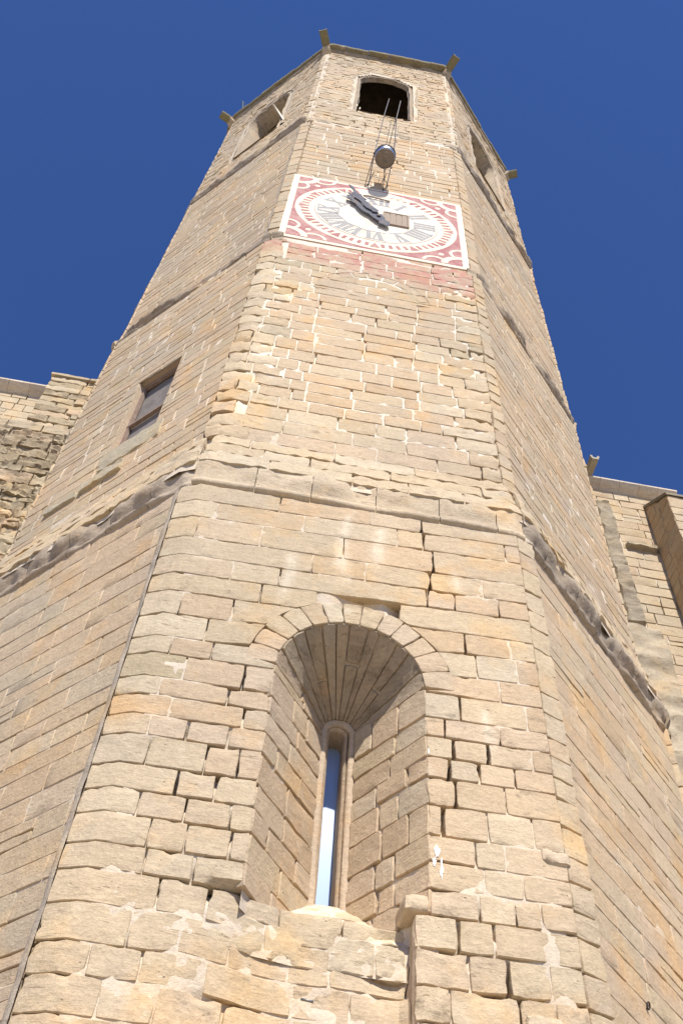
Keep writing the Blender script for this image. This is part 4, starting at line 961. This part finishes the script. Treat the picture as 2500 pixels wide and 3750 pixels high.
# hands: cut iron plates with wavy edges
def dirp(u, z): return (u - CX, z - CZ)
hand1 = [(-0.80, 27.70), (-0.70, 27.62), (-0.60, 27.35), (-0.55, 27.12), (-0.46, 27.10), (-0.40, 26.92), (-0.30, 26.78), (-0.36, 26.74), (-0.22, 26.50), (-0.10, 26.30), (0.02, 26.14), (0.0, 26.08), (0.02, 25.98), (-0.12, 25.98), (-0.16, 26.08), (-0.28, 26.18), (-0.36, 26.34), (-0.42, 26.52), (-0.50, 26.66), (-0.62, 26.80), (-0.60, 26.92), (-0.70, 27.02), (-0.64, 27.25), (-0.74, 27.5)]
hand2 = [(-0.80, 26.98), (-0.68, 26.93), (-0.60, 26.82), (-0.52, 26.76), (-0.44, 26.60), (-0.38, 26.42), (-0.28, 26.22), (-0.12, 26.10), (0.0, 26.02), (0.13, 25.98), (0.14, 25.86), (0.20, 25.78), (0.18, 25.70), (0.26, 25.56), (0.30, 25.58), (0.33, 25.36), (0.26, 25.24), (0.16, 25.30), (0.04, 25.36), (0.06, 25.50), (-0.02, 25.56), (-0.08, 25.66), (-0.13, 25.72), (-0.20, 25.86), (-0.30, 25.93), (-0.40, 26.05), (-0.50, 26.24), (-0.56, 26.42), (-0.70, 26.55), (-0.66, 26.64), (-0.80, 26.74)]
h1 = flat('minute_hand', [[dirp(u - .02, z - .22) for u, z in hand1]], YC - 0.15, M_HAND, 0.02)
h2 = flat('hour_hand', [[dirp(u - .02, z - .2) for u, z in hand2]], YC - 0.11, M_HAND, 0.02)
simple('hand_axle', tube_vf([(0.02, YC + .05, 25.6), (0.02, YC - 0.17, 25.6)], 0.05, 12), M_IRON, clock)
# wooden hatch
hb = []
hu0, hu1, hz0, hz1 = 0.14, 0.80, 25.40, 26.20
for i in range(4):
    a = hu0 + 0.04 + i * (hu1 - hu0 - .08) / 4; b = a + (hu1 - hu0 - .08) / 4 - 0.012
    simple('plank', box_vf((a, YC - 0.06 - .006 * (i % 2), hz0 + .03), (b, YC - 0.02, hz1 - .03 + .01 * (i % 3))), M_WOOD, clock)
for lo, hi in (((hu0, hz0 - .01), (hu1, hz0 + .03)), ((hu0, hz1 - .03), (hu1, hz1 + .02)), ((hu0, hz0 + .03), (hu0 + .035, hz1 - .03)), ((hu1 - .04, hz0 + .03), (hu1, hz1 - .03))):
    simple('hatch_frame', box_vf((lo[0], YC - 0.075, lo[1]), (hi[0], YC - 0.02, hi[1])), M_WOOD, clock)
simple('rusty_bracket', tube_vf([(-0.40, YC - .03, 27.22), (-0.28, YC - .08, 27.12), (0.3, YC - .06, 27.05)], 0.018, 6), M_WOOD, clock)

# ------------------------------------------------------------------ floodlight on its bracket
LX, LY, LZ = 0.02, -6.53, 28.66
lamp = thing('floodlight', 'round aluminium floodlight with a wire guard hanging over the top of the clock', 'floodlight', (LX, LY, LZ))
simple('drum', lathe_vf([(0.262, -0.16), (0.27, -0.16), (0.275, 0.0), (0.27, 0.10), (0.262, 0.11)], (LX, LY, LZ), 40, False, False), M_ALU, lamp, True)
simple('clamp_band', lathe_vf([(0.272, 0.085), (0.29, 0.09), (0.29, 0.125), (0.27, 0.13)], (LX, LY, LZ), 40, False, False), M_IRON, lamp, True)
simple('reflector', lathe_vf([(0.262, 0.11), (0.24, 0.22), (0.19, 0.34), (0.13, 0.42)], (LX, LY, LZ), 40, False, True), M_ALU, lamp, True)
simple('gear_housing', box_vf((LX - .11, LY - .10, LZ + .40), (LX + .11, LY + .10, LZ + .70)), M_BLACK, lamp)
simple('lens', lathe_vf([(0.0, -0.12), (0.15, -0.125), (0.262, -0.13)], (LX, LY, LZ), 40, False, False), M_LENS, lamp, True)
gb = MB()
for i in range(20):
    a = 2 * math.pi * i / 20; pts = []
    for t in np.linspace(0, math.pi / 2, 5): pts.append((LX + 0.27 * math.cos(t) * math.cos(a), LY + 0.27 * math.cos(t) * math.sin(a), LZ - 0.15 - 0.22 * math.sin(t)))
    gb.add(*tube_vf(pts, 0.0035, 4))
for t in (0.3, 0.7, 1.1):
    gb.add(*tube_vf([(LX + 0.27 * math.cos(t) * math.cos(a), LY + 0.27 * math.cos(t) * math.sin(a), LZ - 0.15 - 0.22 * math.sin(t)) for a in np.linspace(0, 2 * math.pi, 25)], 0.0035, 4))
gb.build('wire_guard', M_ROD, lamp)
simple('suspension_cable', tube_vf([(LX, LY, LZ + .70), (LX + .02, -6.85, 29.9), (0.06, -7.02, 30.42)], 0.008, 5), M_IRON, lamp)
simple('suspension_cable', tube_vf([(LX + .08, LY, LZ + .68), (LX + .2, -6.62, 28.95), (LX + .24, -6.7, 29.4), (0.3, -6.95, 30.3)], 0.006, 5), M_IRON, lamp)
brk = thing('lamp_bracket', 'leaning frame of thin steel rods fixed above the clock and carrying the floodlight', 'bracket', (0, -A3, 28.05))
L0 = (-0.295, -5.950, 27.937); Lk = (-0.267, -6.450, 29.057); Lc = (-0.147, -7.060, 30.597); Lt = (-0.068, -7.360, 31.355)
R0 = (0.193, -5.950, 28.160); Rk = (0.269, -6.450, 29.380); Rc_ = (0.206, -7.060, 30.548); Rt = (0.266, -7.360, 31.374)
simple('rod', tube_vf([L0, Lk, Lc, Lt], 0.014, 6), M_ROD, brk); simple('rod', tube_vf([(0.122, -5.840, 27.934), R0, Rk, Rc_, Rt], 0.014, 6), M_ROD, brk)
simple('rod', tube_vf([(-0.390, -5.840, 28.025), Lk], 0.011, 6), M_IRON, brk); simple('rod', tube_vf([(-0.390, -5.840, 28.025), L0], 0.011, 6), M_IRON, brk)
simple('rod', tube_vf([(0.109, -5.840, 27.905), (0.086, -6.100, 28.721), (0.111, -6.600, 29.649), (0.188, -7.050, 30.547)], 0.011, 6), M_IRON, brk)
simple('cross_bar', tube_vf([Lc, Rc_], 0.012, 6), M_IRON, brk)
simple('pivot', lathe_vf([(0.0, -.035), (0.03, -.02), (0.035, .0), (0.03, .02), (0.0, .035)], Lk, 10, False, False), M_IRON, brk, True)
simple('strut', tube_vf([Lk, (LX - .28, LY, LZ + .1)], 0.012, 6), M_IRON, brk); simple('strut', tube_vf([Rk, (LX + .28, LY, LZ + .1)], 0.012, 6), M_IRON, brk)
simple('wall_plate', tube_vf([(-0.411, -5.840, 28.013), (0.123, -5.840, 27.892)], 0.016, 6), M_IRON, brk)

# small things on the tower
M_LIME = plain("white_lime_streak", (0.78, 0.75, 0.69), 0.9, 0, 0.05, 20)
for i, (u, z, w, h, y) in enumerate(((0.97, 7.62, .030, .07, -6.010), (0.94, 7.50, .018, .05, -6.010), (1.01, 7.44, .014, .12, -6.010), (0.91, 8.9, .008, .05, -6.010))):
    rr = random.Random(i); n = 18
    pts = [(u + w * math.cos(a) * (1 + .3 * math.sin(3 * a + i)) + rr.uniform(-.006, .006), z + h * math.sin(a) * (1 + .2 * math.sin(5 * a + i)) + rr.uniform(-.01, .01)) for a in np.linspace(0, 2 * math.pi, n + 1)[:-1]]
    V = [(a, y, b) for a, b in pts] + [(a, y + .06, b) for a, b in pts]
    MB().add(V, [tuple(reversed(range(n)))] + [(j, (j + 1) % n, n + (j + 1) % n, n + j) for j in range(n)]).build('white_streak', M_LIME, tower, False)
p = Vector((3.338, -5.063, 6.877)); mb = MB(); tn, tt = frame(math.pi / 4)
mb.add(*tube_vf([tuple(p + Vector(tt) * 0.032 * math.cos(a) + Vector((0, 0, 1)) * 0.032 * math.sin(a) + Vector(tn) * 0.01 * math.sin(a)) for a in np.linspace(0, 2 * math.pi, 17)], 0.009, 6))
o = mb.build('iron_ring', M_IRON, None); o['label'] = 'small rusty iron ring fixed low on the right face of the tower'; o['category'] = 'ring'
p = Vector((-0.214, -6.000, 5.945)); V, F = tube_vf([(p.x - .05, p.y - .03, p.z), (p.x + .06, p.y - .03, p.z - .01)], 0.012, 6)
o = MB().add(V, F).build('iron_cramp', M_ROD, None); o['label'] = 'short grey metal cramp in the joints under the niche'; o['category'] = 'cramp'
tw = thing('dry_plant', 'thin twiggy plant growing on the cornice above the left belfry opening', 'plant', (-5.510, -2.775, 44.921))
base = Vector((-5.466, -2.889, 43.92)); tip = Vector((-5.60, -2.95, 45.15))
simple('stem', tube_vf([base, base.lerp(tip, .5) + Vector((.02, 0, 0)), tip], 0.012, 5), M_TWIG, tw)
for f, s in ((0.25, 1), (0.4, -1), (0.55, 1), (0.65, -1), (0.8, 1), (0.9, -1)):
    a = base.lerp(tip, f); simple('twig', tube_vf([a, a + Vector((0.10 * s, 0.02, 0.13))], 0.008, 4), M_TWIG, tw)
p0 = Vector((-3.865, -4.628, 39.0)); p1 = Vector((-3.245, -4.898, 36.287))
o = MB().add(*tube_vf([p0, p1], 0.035, 8)).build('pale_pipe', M_CREAM, None); o['label'] = 'pale pipe leaning in the left belfry opening'; o['category'] = 'pipe'
for q_, lb in (((-0.908, -5.758, 36.417), 'white peg at the left end of the front belfry sill, the bent one'), ((-0.804, -5.758, 36.102), 'short white pipe stub on the front belfry sill')):
    p = Vector(q_)
    o = MB().add(*tube_vf([p, p + Vector((0.01, 0, 0.22))], 0.025, 6)).build('pipe_stub', M_CREAM, None); o['label'] = lb; o['category'] = 'pipe'

# ================================================================== CHURCH
GR = {'grey': 3, 'pale': 1, 'green': 2, 'tan': 1}
def cornice_run(parent, x0, x1, Y, z, step=0.55, tint=(0.60, 0.52, 0.41), p=0.25):
    x = x0
    while x < x1 - 0.05:
        v = min(x1, x + step); prof = [(-.02, z - .03), (.04, z), (.05, z + .03), (p * .55, z + .07), (p * .85, z + .13), (p, z + .17), (p + .01, z + .18), (p + .01, z + .235), (-.1, z + .26)]
        V = []; n = len(prof)
        for xx in (x + .004, v - .004):
            for h, zz_ in prof: V.append((xx, Y - h, zz_))
        F = [(j, n + j, n + j + 1, j + 1) for j in range(n - 1)] + [tuple(range(n)), tuple(reversed(range(n, 2 * n)))]
        f = rnd.uniform(.92, 1.06); MB().add(V, F, (tint[0] * f, tint[1] * f, tint[2] * f, 0), rnd.choice([0, 0, .08])).build('cornice_block', M_STONE, parent, False); x = v
chR = thing('church_wall', 'sunlit ashlar church wall with cornice and buttress to the right of the tower', 'wall', (9, 0, 0))
MS_cur = Masonry(chR)
cs = courses(9.0, 24.42, 0.335)
panel(plane_map(0.0), 5.2, 11.5, cs, 0.75, res=0.3, joint=0.007, rough=0.012, ws={'yellow': 4, 'tan': 4, 'pale': 2, 'grey': 1.5, 'pink': 1}, weather_shade=0.03, skirt=0.06, hole=rect_hole(8.6, 13, 0, 23.6))
cb = MB(); grid_core(cb, plane_map(0.0), 5.0, 16, 0, 24.45, 0.02, MTW, 0.3, 0.3, None, 0.012)
# buttress
def side_map(x):
    def m(U, Z, H): U = np.asarray(U, float); return np.stack([x - np.asarray(H, float), U, np.asarray(Z, float) + 0 * U], -1)
    return m
BX, BY = 8.60, -1.10
def toplim(u, f): return 23.86 + (22.95 - 23.86) * (-u / 1.1)
for zb, zt in zip(cs[:-1], cs[1:]):
    for a, b in ((BY, BY * rnd.uniform(.35, .65)), (None, 0.0)):
        if a is None: a = last
        last = b
        za = toplim(a, 0); zc = toplim(b, 0)
        if zb > max(za, zc) - .05: continue
        MS_cur.put('buttress_stone', stone(a, b, (min(zb, za - .03), min(zb, zc - .03)), (min(zt, za), min(zt, zc)), side_map(BX), pick({'tan': 4, 'brown': 3, 'grey': 2, 'orange': 1}), res=0.25, joint=0.007, rough=0.012, skirt=0.06, weather_shade=0.04))
panel(plane_map(BY), BX, 11.5, [z for z in cs if z < 22.7] + [22.95], 0.7, name='buttress_stone', res=0.3, joint=0.007, rough=0.012, ws={'yellow': 4, 'pale': 2, 'grey': 2, 'tan': 2}, skirt=0.06)
V = [(BX + .02, BY + .02, 0), (11.6, BY + .02, 0), (11.6, 0.1, 0), (BX + .02, .1, 0), (BX + .02, BY + .02, 22.93), (11.6, BY + .02, 22.93), (11.6, 0.1, 23.84), (BX + .02, .1, 23.84)]
MB().add(V, box_vf((0, 0, 0), (1, 1, 1))[1], (0.5, 0.43, 0.31, 0)).build('buttress_core', M_MORTAR, chR, False)
V = [(BX - .03, BY - .05, 22.93), (11.6, BY - .05, 22.93), (11.6, 0.0, 23.86), (BX - .03, 0.0, 23.86), (BX - .03, BY - .05, 23.02), (11.6, BY - .05, 23.02), (11.6, 0.0, 23.96), (BX - .03, 0.0, 23.96)]
MB().add(V, box_vf((0, 0, 0), (1, 1, 1))[1], (0.25, 0.22, 0.16, 0), 0.15).build('buttress_cap', M_STONE, chR, False)
# torn-off pilaster and rubble
def rubble(name, parent, Y, x0, x1, z0, z1, depth, tint, weather_shade, res=0.09, amp=0.09, edge=None, seed=5):
    us = np.arange(x0, x1 + res, res); zs = np.arange(z0, z1 + res, res); u, z = np.meshgrid(us, zs, indexing='ij'); P0 = np.stack([u, 0 * u + seed, z * 1.6], -1)
    H = depth + amp * fbm(P0, 1.8, seed, 4); H = H + 0.05 * np.abs(fbm(P0 * np.array([1, 1, 2.2]), 3.2, seed + 3, 3))
    k = np.minimum(np.minimum(u - x0, x1 - u), np.minimum(z - z0, z1 - z)); H = np.where(k < res * 0.9, -0.05, H)
    if edge is not None: u = edge(u, z)
    u = u + 0.05 * fbm(P0, 1.5, seed + 9, 2)
    A, B = u.shape; ix = np.arange(A * B).reshape(A, B); V = np.stack([u, Y - H, z], -1).reshape(-1, 3)
    return MB().add(V, [(ix[i, j], ix[i + 1, j], ix[i + 1, j + 1], ix[i, j + 1]) for i in range(A - 1) for j in range(B - 1)], (*tint, 0), weather_shade).build(name, M_STONE, parent)
rubble('torn_pilaster', chR, 0.0, 7.16, 7.68, 18.9, 23.88, 0.06, (0.33, 0.28, 0.20), 0.20, 0.07, 0.06)
rubble('rough_masonry', chR, -0.02, 6.4, 8.1, 10.0, 18.88, 0.09, (0.44, 0.37, 0.26), 0.12, 0.09, 0.07, edge=lambda u, z: u + 0.0)
rubble('broken_ledge', chR, 0.0, 7.7, 8.56, 21.86, 22.06, 0.12, (0.42, 0.35, 0.24), 0.1, 0.05, 0.05)
cb.build('wall_core', M_MORTAR, chR)
cornice_run(chR, 5.2, 9.6, 0.0, 24.42)
simple('roof', box_vf((4.8, -0.1, 24.66), (16, 6, 24.72)), M_STONE, chR)
MS_cur.finish('small_stones')
# u-shaped rain spout
mb = MB(); prof = [(-.12, .0), (.12, .0), (.17, .16), (.17, .22), (.10, .22), (.07, .12), (0, .08), (-.07, .12), (-.10, .22), (-.17, .22), (-.17, .16)]
V = []
for f in (0, .5, .8, 1.0):
    c = Vector((7.34, 0.2 + (-1.0) * f, 24.62 + 0.05 * f)); s = 0.8 + 0.25 * f
    for x, z in prof: V.append((c.x - 0.25 + x * s * .72, c.y, c.z + z * s * .72))
n = len(prof); F = [(i * n + j, i * n + (j + 1) % n, (i + 1) * n + (j + 1) % n, (i + 1) * n + j) for i in range(3) for j in range(n)] + [tuple(3 * n + j for j in (0, 1, 2, 5, 6, 7, 10)), tuple(3 * n + j for j in (2, 3, 4, 5)), tuple(3 * n + j for j in (7, 8, 9, 10))]
mb.add(V, F, (0.40, 0.36, 0.27, 0), 0.05).build('rain_spout', M_STONE, chR, False)

chL = thing('church_wall', 'church wall left of the tower, pale ashlar above dark weathered rubble masonry', 'wall', (-9, 0, 0))
MS_cur = Masonry(chL)
panel(plane_map(0.15), -16, -7.8, [z for z in courses(22.0, 24.45, 0.29)], 0.62, name='stone', res=0.3, joint=0.004, rough=0.004, ws={'pale': 5, 'yellow': 4}, skirt=0.05, chip=0.1, proud=0.004)
grid2 = MB(); grid_core(grid2, plane_map(0.15), -16, -5, 10, 24.5, 0.02, MTW, 0.5, 0.5)
# pier with weathered courses; eroded front
PY = -0.15
panel(plane_map(PY), -7.85, -5.4, courses(22.55, 25.05, 0.26), 0.75, name='pier_stone', res=0.12, joint=0.010, rough=0.03, ws={'grey': 3, 'pale': 2, 'green': 4, 'pink': 1}, weather_shade=lambda u, z: rnd.choice([0.06, 0.18, 0.26]), skirt=0.3, bev=0.025, chip=1.2, wob=0.02, proud=0.03)
V, F = box_vf((-7.83, PY + .03, 12), (-5.2, 0.6, 25.0)); MB().add(V, F, (0.36, 0.31, 0.23, 0), .1).build('pier_core', M_MORTAR, chL, False)
panel(plane_map(PY - .10), -7.88, -5.4, [25.03, 25.16], 1.3, name='coping_stone', res=0.2, joint=0.004, rough=0.015, ws={'green': 1}, weather_shade=0.16, skirt=0.5)
# lower rough wall with a band of blocks on top
LY_ = -0.32
panel(plane_map(LY_), -16, -5.4, [22.1, 22.42], 0.85, name='band_stone', res=0.14, joint=0.008, rough=0.012, ws={'grey': 3, 'green': 1}, weather_shade=0.16, skirt=0.3, bev=0.02)
cs2 = courses(14.5, 22.1, 0.34, 0.3)
panel(plane_map(LY_ + .03), -16, -5.4, cs2, 0.8, name='rubble_stone', res=0.08, joint=0.006, rough=0.07, ws={'green': 4, 'brown': 1, 'grey': 1}, weather_shade=lambda u, z: 0.12 + 0.14 * float(sm(17.5, 21.5, z)) + rnd.uniform(-.06, .10), skirt=0.2, bev=0.05, chip=1.6, wob=0.03, proud=0.04)
grid_core(grid2, plane_map(LY_), -16, -5.2, 0, 22.3, 0.06, (0.36, 0.30, 0.22, 0), 0.3, 0.3, None, 0.03, weather_shade=0.15); grid2.build('wall_core', M_MORTAR, chL)
simple('ledge_top', box_vf((-16, LY_, 22.38), (-5.3, 0.4, 22.41)), M_STONE, chL)
cornice_run(chL, -16, -7.86, 0.15, 24.40)
simple('roof', box_vf((-16, 0.05, 24.64), (-5, 6, 24.70)), M_STONE, chL)
MS_cur.finish('small_stones')

# ------------------------------------------------------------------ ground
gm = plain("pale_paving", (0.36, 0.31, 0.24), 0.95, 0, 0.2, 0.8, 0.2, 0.2)
me = bpy.data.meshes.new('ground'); me.from_pydata([(-400, -400, 0), (400, -400, 0), (400, 400, 0), (-400, 400, 0)], [], [(0, 1, 2, 3)]); me.materials.append(gm)
go = bpy.data.objects.new('ground', me); COL.objects.link(go); go['kind'] = 'structure'

# split normals: hard edges between worn faces and their sides
for me in bpy.data.meshes:
    if me.materials and me.materials[0] in (M_STONE,) and len(me.polygons) and me.polygons[0].use_smooth:
        try: me.set_sharp_from_angle(angle=math.radians(30 if 'stone' in me.name or 'voussoir' in me.name else 48))
        except Exception: pass
